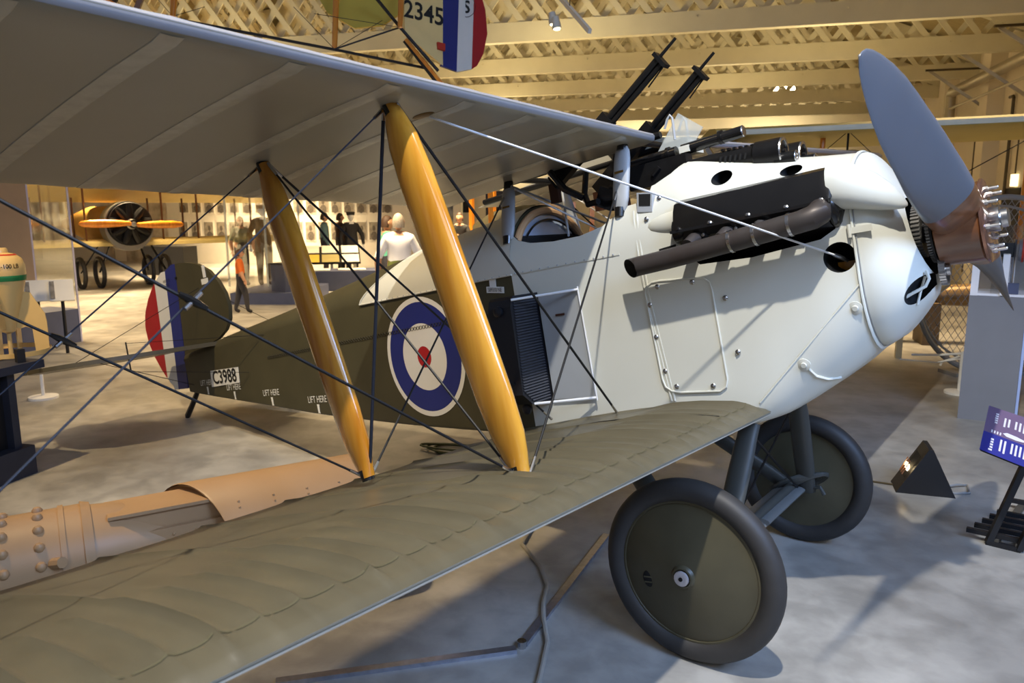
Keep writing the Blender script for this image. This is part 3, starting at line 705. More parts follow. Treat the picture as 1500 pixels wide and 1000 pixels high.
# drag wire from the upper wing to the nose
wire((-.335, -1.445, 1.852), (.627, -.315, 1.150), M_whitewire, .0042, False)
MB().tube([(.605, -.345, 1.166), (.642, -.30, 1.138)], .009, 8).build('wire_strainer', M_steel, plane)
MB().ball((-.345, -1.46, 1.858), (.05, .028, .004), 14).build('fairlead_patch', M_brass, plane)
cabs = []
for sd in (-1, 1):
    for (xt, yt, zt_, xb_, yb_, zb_) in ((-.255, .27, 1.815, -.285, .335, 1.50), (-.955, .24, 1.79, -.955, .325, 1.49)):
        c_ = strut((xb_, sd*yb_, zb_), (xt, sd*yt, zt_), 'cabane_strut', M_greystrut, .085, .036); cabs.append(c_)
        MB().box((xb_*.5+xt*.5+.0, sd*(yb_*.4+yt*.6+.019), zb_*.4+zt_*.6), (.045, .004, .010)).build('maker_plate', M_brass, c_, 0)
    wire((-.95, sd*.24, 1.78), (-.60, sd*-.30, 1.46), M_greystrut, .006, False); wire((-.95, sd*.24, 1.775), (-.30, sd*.05, 1.30), M_whitewire, .0045, False)
    MB().tube([(-.12, sd*.15, 1.83), (-1.45, sd*.15, 1.80)], .016, 10).build('centre_section_tube', M_gun, plane)
for x, z in ((-.26, 1.835), (-.96, 1.815)): MB().tube([(x, -.26, z), (x, .26, z)], .016, 10).build('centre_section_tube', M_gun, plane)

# ---------------------------------------------------------------- guns, sights, cockpit fittings
def lewis(y, x0, z0, x1, z1):
    a, b = Vector((x0, y, z0)), Vector((x1, y, z1)); d = (b-a).normalized(); nrm = Vector((-d.z, 0, d.x)); back = a-d*.42
    g = MB().tube([a-d*.05, a+(b-a)*.76], .017, 12).build('machine_gun', M_gun, plane)
    MB().tube([a-nrm*.030-d*.03, a+(b-a)*.75-nrm*.030], .012, 10).build('gas_tube', M_gun, g)
    MB().tube([a+(b-a)*.70, b], [.0085, .007], 10).build('barrel', M_gun, g)
    MB().box(a+(b-a)*.77-nrm*.015, (.018, .05, .085), Matrix.Rotation(-math.atan2(d.z, d.x), 3, 'Y')).build('muzzle_bracket', M_gun, g, 0)
    MB().tube([a+(b-a)*.52-nrm*.055, a+(b-a)*.74-nrm*.045], .004, 6).build('cocking_rod', M_gun, g)
    MB().bar(back, a+d*.02, .05, .075, mi=0).build('receiver', M_gun, g, 0)
    MB().lathe([(.085, 0), (.085, .05), (.03, .055), (.03, .06)], a-d*.16+nrm*.03, nrm, 20).build('ammunition_drum', M_gun, g)
    MB().box(back-d*.03-nrm*.04, (.05, .03, .10)).build('grip', M_brown, g, 10)
    return g
lewis(-.12, -.40, 1.975, .007, 2.232); lewis(.12, -.30, 1.925, .078, 2.182)
def vickers(y):
    a, b = Vector((-.02, y, 1.665)), Vector((.405, y, 1.625)); d = (b-a).normalized()
    g = MB().tube([a, a+d*.10, a+d*.22, b-d*.12, b-d*.11, b], [.024, .034, .040, .046, .056, .060], 18).build('machine_gun', M_gun, plane, 30)
    for k in range(6):
        MB().box(b-d*(.145+k*.022)+Vector((0, -.040, 0)), (.009, .010, .026), Matrix.Rotation(.35, 3, 'Y')).build('cooling_slot', M_dark, g, 0)
        MB().box(b-d*(.12+k*.026)+Vector((0, -.012, .042)), (.012, .02, .010)).build('cooling_fin', M_gun, g, 0)
    MB().lathe([(.060, 0), (.058, .006), (.046, .006), (.042, -.03)], b, d, 20).build('muzzle_rim', M_steel, g)
    MB().tube([b-d*.03+Vector((0, -.02, -.035)), b+d*.055+Vector((0, -.02, -.030))], .026, 16).build('muzzle_booster', M_gun, g)
    MB().lathe([(.026, 0), (.024, .003), (.014, .003), (.012, -.02)], b+d*.056+Vector((0, -.02, -.030)), d, 14).build('booster_rim', M_steel, g)
    MB().tube([b-d*.2, b+d*.012], .010, 10).build('barrel', M_gun, g)
    MB().box((-.16, y, 1.665), (.30, .07, .11)).build('receiver', M_gun, g, 0)
    return g
vickers(-.13); vickers(.13)
al = MB().tube([(-.43, -.05, 1.742), (-.10, -.05, 1.753)], .027, 16).tube([(-.07, -.05, 1.754), (.222, -.05, 1.764)], .026, 16).build('gun_sight_tube', M_black, plane)
MB().lathe([(.027, 0), (.024, .004), (.001, .002)], (.222, -.05, 1.764), (1, 0, .03), 16).build('sight_lens', M_steel, al)
for x in (-.36, -.14, .12): MB().lathe([(.031, -.008), (.031, .008)], (x, -.05, 1.745+.033*(x+.43)), (1, 0, .03), 16).build('sight_clamp', M_gun, al)
for x in (-.14, .05): MB().bar((x, -.05, 1.73), (x+.03, -.05, 1.66), .02, .02).build('sight_bracket', M_steel, al, 0)
ws = MB().add([(-.150, -.09, 1.857), (-.150, .10, 1.857), (-.045, .10, 1.765), (-.045, -.09, 1.765)], [(0, 1, 2, 3)]); 
wso = MB().bar((-.155, .005, 1.860), (-.045, .005, 1.765), .20, .006, (0, 1, 0)).build('windscreen', M_glass, plane, 0)
MB().box((-.05, .0, 1.752), (.05, .16, .03)).build('windscreen_bracket', M_white, wso, 0)
for y in (-.07, .075): MB().tube([(-.12, y-.03, 1.86), (-.10, y-.03, 1.90), (-.085, y-.03, 1.915), (-.075, y-.03, 1.90), (-.078, y-.03, 1.80)], .006, 8).build('gun_hoop', M_greystrut, plane)
# cockpit clutter
ck = random.Random(3)
hb_ = half(-.93, na=24); arc_ = [(y, z) for y, z in hb_ if z > 1.30]
arc_ = arc_ + [(-y, z) for y, z in reversed(arc_[:-1])]
bh = MB().add([(-.922, y*.90, 1.32+(z-1.32)*.88) for y, z in arc_], [tuple(range(len(arc_)))]).build('rear_bulkhead', mat('pale_blue_panel', (178, 192, 214), .12, .3), plane, 0)
MB().tube([(-.912, y*.93, 1.32+(z-1.32)*.92) for y, z in arc_], .020, 10).build('padded_rim', mat('tan_leather', (204, 158, 112), .4), bh)
MB().tube([(-.905, y*.80, 1.32+(z-1.32)*.78) for y, z in arc_], .006, 8).build('rim_bead', M_black, bh)
MB().box((-.50, -.03, 1.62), (.09, .10, .10), Matrix.Rotation(.5, 3, 'Y')).build('ammunition_box', M_black, plane, 10)
MB().box((-.34, -.20, 1.52), (.05, .07, .13)).build('padded_rest', M_brown, plane, 20)
MB().box((-.25, -.15, 1.47), (.10, .14, .14)).build('ammunition_box', M_gun, plane, 10)
MB().tube([(-.62, -.02, 1.78), (-.60, -.10, 1.66), (-.55, -.16, 1.60), (-.48, -.18, 1.60)], .016, 8).build('gun_mount_arm', M_gun, plane)
MB().tube([(-.72, -.2, 1.80), (-.66, -.18, 1.70), (-.58, -.15, 1.64)], .018, 8).build('gun_mount_arm', M_black, plane)
for k in range(9):
    p = Vector((-.22+ck.uniform(-.06, .10), ck.uniform(-.22, .1), 1.60+ck.uniform(0, .09)))
    MB().tube([p, p+Vector((ck.uniform(-.05, .05), ck.uniform(-.03, .03), ck.uniform(-.03, .05)))], ck.uniform(.006, .014), 8).build('gun_linkage', M_steel if k % 3 == 0 else M_brass if k % 3 == 1 else M_gun, plane)
MB().box((-.56, 0, 1.10), (.40, .40, .06)).build('pilot_seat', M_brown, plane, 0)
MB().box((-.17, 0, 1.42), (.03, .56, .24)).build('instrument_panel', mat('dash_wood', (92, 54, 28), .4), plane, 0)

# ---------------------------------------------------------------- propeller and reduction gear
HUB = Vector((.9927, 0, 1.2027)); PHI = 1.2419
prop = empty('propeller', (0, 0, 0)); prop.parent = plane
def blade(sgn):
    d = Vector((0, -math.sin(PHI), math.cos(PHI)))*sgn; t = Vector((1, 0, 0)).cross(d); t = -t if True else t
    rings = []; mats = []
    rad = [.0, .08, .14, .19, .235, .28, .34, .42, .52, .64, .78, .92, 1.05, 1.16, 1.25, 1.31, 1.35, 1.37, 1.3785]
    for r in rad:
        ch = lerp(r, [(0, .190), (.14, .195), (.25, .205), (.42, .218), (.64, .225), (.85, .222), (1.05, .200), (1.2, .160), (1.3, .108), (1.35, .066), (1.37, .034), (1.3785, .006)])
        th = lerp(r, [(0, .20), (.12, .20), (.2, .17), (.3, .135), (.5, .080), (.8, .040), (1.1, .020), (1.3785, .008)])
        beta = lerp(r, [(0, math.radians(68)), (.15, math.radians(62)), (.3, math.radians(50)), (.5, math.radians(38)), (.8, math.radians(27)), (1.38, math.radians(17))])
        cdir = t*math.cos(beta)*SGN + Vector((1, 0, 0))*math.sin(beta); ndir = d.cross(cdir).normalized()
        e = lerp(r, [(0, .5), (.15, .6), (.35, .85), (1.38, 1)])
        rings.append([HUB + d*r + cdir*ch/2*math.copysign(abs(math.cos(q))**e, math.cos(q)) + ndir*th/2*math.copysign(abs(math.sin(q))**1., math.sin(q))*(1 if math.sin(q) > 0 else .6) for q in [2*math.pi*k/24 for k in range(24)]])
    root = MB().loft(rings[:6]).build('blade_root', M_copper, prop, 50)
    bl = MB().loft(rings[5:]).build('blade', M_prop, prop, 50)
SGN = 1
blade(1); blade(-1)
MB().lathe([(.135, -.085), (.150, -.078), (.152, .066), (.146, .074)], HUB, (1, 0, 0), 32).build('hub_boss', M_copper, prop)
fl = MB().lathe([(.154, .072), (.160, .075), (.160, .084), (.154, .088), (.02, .088)], HUB, (1, 0, 0), 32).build('hub_plate', mat('copper_plate', (150, 112, 96), .22, .8), prop)
MB().lathe([(.140, -.086), (.140, -.094), (.06, -.094)], HUB, (1, 0, 0), 28).build('hub_plate', M_gun, prop)
b0 = MB().lathe([(.0125, 0), (.0125, .014), (.0065, .014), (.0065, .044), (.005, .046)], (0, 0, 0), (1, 0, 0), 8).build('hub_bolt', M_steel, prop, 30)
for k in range(8):
    a = 2*math.pi*k/8+.2; o_ = b0 if k == 0 else link_copy(b0, prop); o_.location = HUB + Vector((.088, .118*math.cos(a), .118*math.sin(a)))
MB().lathe([(.045, .088), (.048, .10), (.048, .125), (.036, .13), (.036, .150), (.028, .155), (.020, .150)], HUB, (1, 0, 0), 24).build('shaft_nut', M_steel, prop)
def gear(c, r, n, wdt, m, name):
    out = []
    for k in range(n):
        for q, rr in ((0, r*.93), (.25, r*.93), (.35, r), (.75, r), (.85, r*.93)):
            a = 2*math.pi*(k+q)/n; out.append((rr*math.cos(a), rr*math.sin(a)))
    g = MB().prism(out, lambda a, b, d: Vector(c)+Vector((d, a, b)), -wdt/2, wdt/2).build(name, m, plane, 20)
    MB().lathe([(r*.75, 0), (r*.72, -.006), (r*.4, -.006), (r*.36, .012), (.01, .014)], Vector(c)+Vector((wdt/2, 0, 0)), (1, 0, 0), 20).build('gear_web', m, g)
    return g
M_gear = mat('oily_gear_steel', (120, 117, 112), .35, .35)
gear((.848, 0, 1.2027), .105, 40, .030, M_gear, 'reduction_gear')
gear((.893, 0, 1.2027), .132, 64, .018, M_gear, 'reduction_gear')
gear((.918, -.04, 1.040), .060, 26, .022, M_steel, 'pinion_gear')
MB().tube([(.80, 0, 1.2027), (.92, 0, 1.2027)], .05, 16).build('prop_shaft', M_gun, plane)

# ---------------------------------------------------------------- undercarriage
def wheel(y, R_, sd):
    w_ = empty('wheel', (0, 0, 0)); w_.parent = plane
    C0 = Vector((0, y, 0)); zc0 = R_-.3654
    C0.x = math.sin(.1999)*zc0; C0.z = math.cos(.1999)*zc0
    r = .048; prof = [(R_-r + r*math.cos(t), r*1.0*math.sin(t)) for t in [2*math.pi*k/18 for k in range(18)]]
    rings = [[C0 + Vector((p*math.cos(q), h, p*math.sin(q))) for p, h in prof] for q in [2*math.pi*k/64 for k in range(64)]]
    MB().loft(rings, False, True, 0, True).build('tyre', M_rubber, w_, 60)
    Ri = R_-.082
    MB().lathe([(Ri+.012, 0), (Ri+.008, .026), (Ri-.012, .030), (Ri-.016, .022)], C0, (0, sd, 0), 56, cap=False).build('rim', M_cover, w_)
    cv = MB().lathe([(Ri-.004, .020), (Ri-.02, .028), (Ri*.5, .052), (.05, .076), (.042, .088), (.036, .090), (.032, .080), (.001, .080)], C0, (0, sd, 0), 48).build('wheel_cover', M_cover, w_, 35)
    MB().lathe([(Ri-.004, .020), (Ri*.5, .030), (.06, .055), (.05, .06), (.001, .06)], C0, (0, -sd, 0), 48).build('wheel_cover', M_cover, w_, 35)
    hb = MB().lathe([(.030, .088), (.030, .098), (.022, .100), (.018, .100)], C0, (0, sd, 0), 20).build('hub_cap', mat('hub_alloy', (196, 190, 192), .35, .4), w_)
    MB().lathe([(.009, .099), (.008, .104), (.001, .104)], C0, (0, sd, 0), 10).build('hub_bolt', M_gun, hb)
    a = math.radians(200) if sd < 0 else math.radians(20)
    v = C0 + Vector((-.175, sd*.0445, -.035))
    vh = MB().ball(v, (.026, .006, .036), 16).build('valve_opening', M_dark, w_)
    for dz in (-.012, .010): MB().box(v+Vector((0, sd*.006, dz)), (.034, .004, .005)).build('valve_bar', M_cover, vh, 0)
wheel(-.7146, .378, -1); wheel(.7146, .355, 1)
for sd in (-1, 1):
    def leg(a, b, nm): return strut(a, b, nm, M_dkgrey, .100, .050, plane, False, .9)
    leg((.165, sd*.31, .515), (.05, sd*.60, -.045), 'undercarriage_leg'); leg((-.52, sd*.31, .50), (-.02, sd*.60, -.045), 'undercarriage_leg')
    bg = empty('bungee_cord', (0, 0, 0)); bg.parent = plane
    for k in range(7):
        dx = (k-3)*.014
        MB().tube([(.015+dx+.085*math.cos(t)*1.25, sd*.585+.06*math.sin(t)+dx*.3, -.005+.055*math.cos(t+.6)) for t in [2*math.pi*j/14 for j in range(14)]], .013, 7, loop=True).build('cord_turn', M_dkgrey, bg)
    MB().tube([(.07, sd*.59, -.03), (.13, sd*.57, -.02), (.145, sd*.57, -.06)], .010, 7).build('cord_end', M_dkgrey, bg)
    wire((.15, sd*.30, .48), (.02, -sd*.55, -.02), M_gun, .006, False); 
M_fair = mat('fairing_grey', (104, 106, 106), .45, var=.08)
MB().tube([(0, -.72, 0), (0, .72, 0)], .022, 14).build('axle', M_dkgrey, plane)
MB().loft([[Vector((-.03+.085*math.cos(t), y, -.035+.026*math.sin(t))) for t in [2*math.pi*k/18 for k in range(18)]] for y in (-.56, -.02)]).build('axle_fairing', M_fair, plane, 50)
MB().loft([[Vector((-.03+.085*math.cos(t), y, -.035+.026*math.sin(t))) for t in [2*math.pi*k/18 for k in range(18)]] for y in (.02, .56)]).build('axle_fairing', M_fair, plane, 50)
# ================================================================ exhibits and visitors around the fighter
def at_ground(px, py): return G(px, py, 0.)
def face_cam(p): return math.atan2(CAM.x-p.x, -(CAM.y-p.y))       # rotation that turns local -y to the camera
M_navy = mat('navy_blue_base', (78, 84, 110), .5); M_caseglass = mat('case_glass', (225, 232, 230), .03, trans=1., alpha=.16)
M_paper = mat('white_card', (236, 234, 226), .6, var=.02); M_matt = mat('matt_black', (24, 24, 27), .55, var=.1); M_charcoal = mat('charcoal_grey_wood', (48, 52, 66), .55, var=.12)
M_bomb = mat('cream_bomb_paint', (226, 188, 118), .35, var=.03, coat=.2); M_tan = mat('desert_tan_paint', (182, 146, 106), .42, var=.05, scale=4)
M_yellow = mat('clear_doped_linen', (196, 172, 66), .55, var=.06, scale=3); M_orange = wood_mat('orange_strut', (198, 112, 24), (226, 146, 44), 2, .3, .4)
M_grn = mat('green_band', (34, 120, 62), .5); M_redband = mat('red_band', (190, 50, 30), .5)

# ---- bomb on its stand (left edge)
sg = at_ground(52, 692); lf = (at_ground(0, 712)-sg).normalized(); bk = Vector((-lf.y, lf.x, 0))
if bk.dot(_F) < 0: bk = -bk
st = empty('bomb_stand', sg, math.atan2(-lf.y, -lf.x), 'dark charcoal wooden stand with slatted legs carrying the cream bomb', 'stand')
# local axes: -x to the left in the picture, y away
sgn = 1 if (Matrix.Rotation(st.rotation_euler.z, 3, 'Z') @ Vector((0, 1, 0))).dot(bk) > 0 else -1
def lb(x, y, z): return Vector((-x, sgn*y, z))
MB().box(lb(.36, .30, .10), (.74, .62, .20)).build('base_box', M_charcoal, st, 0)
for x in (.08, .30, .54): MB().box(lb(x, .06, .46), (.055, .06, .54)).build('leg', M_charcoal, st, 0); MB().box(lb(x, .52, .46), (.055, .06, .54)).build('leg', M_charcoal, st, 0)
MB().box(lb(.33, .29, .46), (.50, .40, .53)).build('core_box', M_matt, st, 0)
MB().box(lb(.30, .29, .755), (.86, .66, .055)).build('stand_top', M_charcoal, st, 0)
bp = DP(11, 470, 5.45); bp.z = .7825
bo = empty('bomb', bp, st.rotation_euler.z, 'cream finned bomb with green band and stencilled RL 100 LB standing on the dark stand', 'bomb')
body = MB().lathe([(.02, .20), (.055, .22), (.075, .30), (.13, .50), (.165, .66), (.182, .76), (.180, .84), (.160, .90), (.115, .94), (.062, .955), (.06, .985), (.05, 1.0), (.001, 1.0)], (0, 0, 0), (0, 0, 1), 36).build('bomb_body', M_bomb, bo, 40)
MB().lathe([(.1775, .70), (.1815, .725), (.1835, .745), (.1815, .75)], (0, 0, 0), (0, 0, 1), 36, cap=False).build('green_band', M_grn, bo)
MB().lathe([(.126, .932), (.118, .940), (.112, .944)], (0, 0, 0), (0, 0, 1), 36, cap=False).build('red_band', M_redband, bo)
FINO = [(.07, .26), (.10, .60), (.20, .58), (.24, .50), (.30, .38), (.31, .30), (.31, .04), (.28, .0), (.20, .02), (.19, .24), (.14, .26), (.09, .24)]
for k in range(4):
    a = math.pi/2*k + .55
    MB().prism(FINO, lambda r, z, d: (r*math.cos(a)-d*math.sin(a), r*math.sin(a)+d*math.cos(a), z), -.006, .006).build('tail_fin', M_bomb, bo, 30)
MB().lathe([(.312, .012), (.318, .012), (.318, .055), (.312, .055)], (0, 0, 0), (0, 0, 1), 32, cap=False).build('fin_ring', M_bomb, bo)
MB().tube([(0, 0, 0), (0, 0, .22)], .018, 8).build('fuse_rod', M_bomb, bo)
bo.scale = (.80, .80, .76)
tocam = math.atan2(CAM.y-bp.y, CAM.x-bp.x) - bo.rotation_euler.z
text_obj('stencil', 'RL-100 LB', .056, lambda a, b: Vector((.1855*math.cos(tocam+.22+a/.184), .1855*math.sin(tocam+.22+a/.184), .835+b)), M_ink, bo, .82, bold=.001)
cl = MB().box((.0, .0, .0), (.05, .05, .09)).build('bomb_clamp', M_matt); cl.location = DP(30, 528, 5.2); cl.location.z = .83; tag(cl, 'small black clamp holding down the foot of the bomb', 'clamp')

# ---- tan gun carriage behind the lower wing
A_ = DP(20, 838, 3.05); B_ = DP(505, 718, 3.75)
ax = (B_-A_); ax.z = 0; Lc = ax.length; ax.normalize()
gc = empty('artillery_trail', (A_.x, A_.y, 0), math.atan2(ax.y, ax.x), 'tan riveted steel drum with box girder and half-round cover lying behind the lower wing', 'gun trail')
zA = A_.z+.02
MB().tube([(-.9, 0, zA), (.27, 0, zA)], .205, 40).build('drum', M_tan, gc)
MB().tube([(.17, 0, zA), (.19, 0, zA)], .212, 40).build('drum_band', M_tan, gc)
MB().tube([(.25, 0, zA), (.285, 0, zA)], [.215, .205], 40).build('drum_flange', M_tan, gc)
MB().tube([(.285, 0, zA), (.38, 0, zA), (.60, 0, zA-.02)], [.195, .185, .12], 40).build('drum_cone', M_tan, gc)
rv0 = MB().ball((0, 0, 0), (.020, .020, .020), 10).build('rivet', M_tan, gc)
kk = 0
for xr in (.10, -.02, -.14):
    for j in range(12):
        a = -2.0 + j*.36
        if xr < .05 and j < 2: continue
        o_ = rv0 if kk == 0 else link_copy(rv0, gc); kk += 1; o_.location = (xr, .206*math.sin(a), zA+.206*math.cos(a))
MB().tube([(.14, -.19, zA+.06), (.17, -.235, zA+.075)], .022, 8).build('lug_bolt', M_tan, gc)
MB().box((.72, -.02, zA+.085), (.72, .155, .15)).build('box_girder', M_tan, gc, 0)
MB().box((.72, -.02, zA+.168), (.76, .20, .014)).build('girder_flange', M_tan, gc, 0)
MB().box((.58, -.115, zA+.02), (.46, .02, .13)).build('gusset_plate', M_tan, gc, 0)
for i in range(5):
    for z in (-.02, .055): MB().ball((.40+i*.09, -.127, zA+z), .007, 8).build('small_rivet', M_tan, gc)
qs = [-1.75+3.5*k/24 for k in range(25)]
def cov_x(x, q): return x-(.13*math.sin(q)+.03 if x < 1 else 0)
hs = [[(cov_x(x, q), (.28+t_)*math.sin(q), zA-.09+(.30+t_)*math.cos(q)) for q in qs] for x, t_ in ((.70, 0), (.71, .004), (1.42, .004))]
hs2 = [[(cov_x(x, q), .274*math.sin(q), zA-.09+.294*math.cos(q)) for q in qs] for x in (1.42, .70)]
MB().loft(hs+hs2, False, False).build('half_round_cover', M_tan, gc)
for i in range(4):
    for q in (-.62, -.72): MB().ball((.84+i*.15, .284*math.sin(q), zA-.09+.304*math.cos(q)), .006, 8).build('small_rivet', M_tan, gc)
for x in (-.6, 1.2): MB().box((x, 0, (zA-.18)/2), (.12, .34, zA-.18)).build('support_block', M_charcoal, gc, 0)

# ---- low barrier posts
M_postw = mat('white_post_paint', (235, 233, 228), .45)
def post(px, py, h, label):
    p = at_ground(px, py); o = empty('barrier_post', p, 0, label, 'barrier post', 'white rope barrier posts')
    MB().lathe([(.13, 0), (.13, .022), (.06, .030), (.02, .032)], (0, 0, 0), (0, 0, 1), 28).build('base_disc', M_postw, o)
    MB().tube([(0, 0, .03), (0, 0, h)], .016, 12).build('post', M_postw, o); return o
post(64, 583, .25, 'short white barrier post on a round base right of the bomb stand')
bp2 = post(1404, 576, .42, 'white barrier post half hidden at the left foot of the grey plinth')
ra_ = DP(1335, 519, 7.7); rb_2 = bp2.location + Vector((0, 0, .40))
rp_ = empty('barrier_rope', ra_, 0, 'thin white barrier ropes strung left of the grey plinth', 'rope')
d_ = rb_2-ra_
MB().tube([Vector((0, 0, 0)), d_*.5-Vector((0, 0, .01)), d_], .011, 6).build('upper_rope', M_postw, rp_)
MB().tube([Vector((-.1, 0, -.06)), d_*.5-Vector((0, 0, .085)), d_-Vector((0, 0, .05))], .006, 6).build('lower_rope', M_postw, rp_)
MB().tube([d_+Vector((-.02, 0, -.03)), d_+Vector((-.10, 0, -.07)), d_+Vector((-.17, 0, -.10)), d_+Vector((-.18, 0, -.14))], .010, 6).build('rope_tail', M_postw, rp_)

# ---- grey plinth with clear display box (right)
pa = at_ground(1402, 612); pb_ = at_ground(1484, 622)
dx = (pb_-pa); wd = dx.length; dx.normalize(); dy = Vector((-dx.y, dx.x, 0)); dy = dy if dy.dot(_F) > 0 else -dy
pz = 1.075
pl = empty('display_plinth', pa, math.atan2(dx.y, dx.x), 'tall grey plinth with white trays and a clear box on top, right of the nose', 'plinth')
M_grey = mat('mid_grey_laminate', (118, 119, 124), .5, var=.03)
MB().box((wd/2, .25, pz/2), (wd, .5, pz)).build('plinth_body', M_grey, pl, 0)
MB().box((wd+.012, .03, pz/2), (.02, .05, pz)).build('corner_strip', mat('pale_blue_edge', (160, 178, 220), .4), pl, 0)
M_tray = mat('white_tray', (226, 226, 230), .45)
MB().box((.03, .25, pz+.21), (.055, .48, .42)).build('tray_side', M_tray, pl, 0); MB().box((.25, .48, pz+.21), (.48, .02, .42)).build('tray_back', mat('tray_grey', (160, 150, 140), .5), pl, 0)
MB().box((.24, .10, pz+.18), (.05, .2, .34)).build('tray_side', M_tray, pl, 0); MB().box((.29, .36, pz+.16), (.04, .2, .30)).build('tray_side', M_tray, pl, 0)
MB().box((wd/2, .25, pz+.010), (wd-.02, .46, .018)).build('tray_floor', M_tray, pl, 0)
M_acr = mat('clear_acrylic', (230, 236, 238), .04, trans=1., alpha=.22)
for (c_, s_) in (((wd-.11, .05, pz+.30), (.30, .006, .56)), ((wd-.11, .43, pz+.30), (.30, .006, .56)), ((wd+.04, .24, pz+.30), (.006, .38, .56)), ((wd-.26, .24, pz+.30), (.006, .38, .56)), ((wd-.11, .24, pz+.58), (.30, .38, .006))): MB().box(c_, s_).build('clear_pane', M_acr, pl, 0)
hm = empty('model_engine', pl.location+dx*(wd-.12)+dy*.2+Vector((0, 0, pz+.02)), pl.rotation_euler.z, 'small dark model on a steel rod inside the clear box on the grey plinth', 'model')
MB().tube([(0, 0, 0), (0, 0, .45)], .012, 8).build('rod', M_steel, hm); MB().box((-.06, 0, .36), (.10, .08, .12)).build('model_body', M_matt, hm, 0)
MB().lathe([(.09, -.03), (.10, 0), (.06, .06), (.01, .07)], (.06, 0, .36), (1, 0, 0), 16).build('model_cowl', mat('greyish', (120, 118, 122), .4), hm); MB().lathe([(.101, -.008), (.103, 0), (.101, .008)], (.06, 0, .36), (1, 0, 0), 16, cap=False).build('red_ring', M_redband, hm)
bbk = MB().box((0, 0, 0), (.10, .06, .09)).build('blue_box', M_navy); bbk.location = pl.location+dx*(wd*.72)+dy*.08+Vector((0, 0, pz+.066)); bbk.rotation_euler = pl.rotation_euler; tag(bbk, 'small blue box in the white tray on the grey plinth', 'box')

# ---- round wire-mesh guard behind the plinth
gcn = DP(1462, 434, 8.3); gr_ = .95
gd = empty('mesh_guard', (gcn.x, gcn.y, 0), math.atan2(_R.y, _R.x)+.12, 'large round grey frame filled with diamond wire mesh behind the plinth', 'mesh guard')
zc_g = max(gcn.z, gr_+.02)
M_frame = mat('galvanised_frame', (150, 152, 154), .4, .4)
MB().tube([(gr_*math.cos(t), 0, zc_g+gr_*math.sin(t)) for t in [2*math.pi*k/48 for k in range(48)]], .030, 8, loop=True).build('ring_frame', M_frame, gd)
MB().tube([(gr_*.9*math.cos(t), .10, zc_g+gr_*.9*math.sin(t)) for t in [2*math.pi*k/48 for k in range(48)]], .014, 6, loop=True).build('inner_ring', M_frame, gd)
wm = MB(); s_ = -1.8
while s_ < 1.8:
    for dr in (-1, 1):
        # chord of the circle: z = dr*x*1.35 + s_
        k_ = 1.35*dr; A2 = 1+k_*k_; B2 = 2*k_*s_; C2 = s_*s_-(gr_*.985)**2; disc = B2*B2-4*A2*C2
        if disc > 0:
            x0, x1 = (-B2-math.sqrt(disc))/(2*A2), (-B2+math.sqrt(disc))/(2*A2)
            wm.tube([(x0, dr*.004, zc_g+k_*x0+s_), (x1, dr*.004, zc_g+k_*x1+s_)], .0035, 4)
    s_ += .115
tag(wm.build('wire_mesh', M_frame, gd, 0), kind='stuff')
MB().box((0, .02, .02), (1.0, .3, .04)).build('foot_plate', M_frame, gd, 0)
# warm exhibit shapes seen through the mesh
bb = at_ground(1360, 520); bar_ = empty('gun_barrel', bb, HROT, 'thick brown cannon barrel lying low behind the mesh guard', 'cannon')
MB().tube([(-.3, 1.0, .62), (.6, 1.0, .66), (2.2, 1.0, .72)], [.10, .15, .22], 18).build('barrel', mat('bronze_brown', (116, 92, 56), .4, .3), bar_)
for x in (.2, 1.6): MB().box((x, 1.0, .28), (.2, .5, .56)).build('cradle', mat('oak_cradle', (96, 76, 48), .6), bar_, 0)
bbar = empty('timber_rail', NP(1330, 368, 6.4), HROT, 'cream horizontal rail behind the mesh guard at plinth-top height', 'rail'); bz_ = bbar.location.z; bbar.location.z = 0
MB().box((1.2, 0, bz_-.02), (2.6, .06, .12)).build('rail', M_cream, bbar, 0)
for x in (0, 2.4): MB().box((x, .05, (bz_-.08)/2), (.07, .06, bz_-.08)).build('rail_post', M_cream, bbar, 0)

# ---- triangular floor spotlight
A0 = at_ground(1302, 703); B0 = at_ground(1312, 721); C0_ = at_ground(1400, 730); 
fl_ = empty('floor_spotlight', B0, 0, 'black triangular floor spotlight box with lit lamps facing the wheels', 'floor light')
e1 = C0_-B0; w1 = e1.length; e1.normalize(); e2 = Vector((-e1.y, e1.x, 0)); e2 = e2 if e2.dot(_F) > 0 else -e2
dp_ = .22; hh = .30
def fL(a, b, z): return e1*a+e2*b+Vector((0, 0, z))
T0 = .16
bxm = MB().add([fL(0, 0, 0), fL(w1, 0, 0), fL(w1, dp_, 0), fL(0, dp_, 0), fL(T0+.01, 0, hh), fL(T0+.01, dp_, hh), fL(T0+.035, 0, hh), fL(T0+.035, dp_, hh)], [(0, 3, 2, 1), (0, 1, 6, 4), (3, 5, 7, 2), (1, 2, 7, 6), (4, 6, 7, 5), (0, 4, 5, 3)])
fb = bxm.build('lamp_box', M_matt, fl_, 0)
def face(q, b, o=0.): return fL((T0+.01)*q, dp_*b, hh*q) + (fL(0, 0, 1)*(T0+.01)/math.hypot(T0+.01, hh) - e1*hh/math.hypot(T0+.01, hh))*o
MB().add([face(.30, .18, .002), face(.30, .82, .002), face(.80, .82, .002), face(.80, .18, .002)], [(0, 1, 2, 3)]).build('lamp_window', M_dark, fb, 0)
for b in (.38, .58): MB().ball(face(.48, b, .012), (.012, .012, .026), 10).build('lamp_bulb', mat('halogen', (255, 225, 170), .3, emit=14), fl_)
for b in (.30, .47, .68): MB().bar(face(.32, b, .02), face(.62, b, .03), .006, .006).build('lamp_reflector', M_copper, fl_, 0)
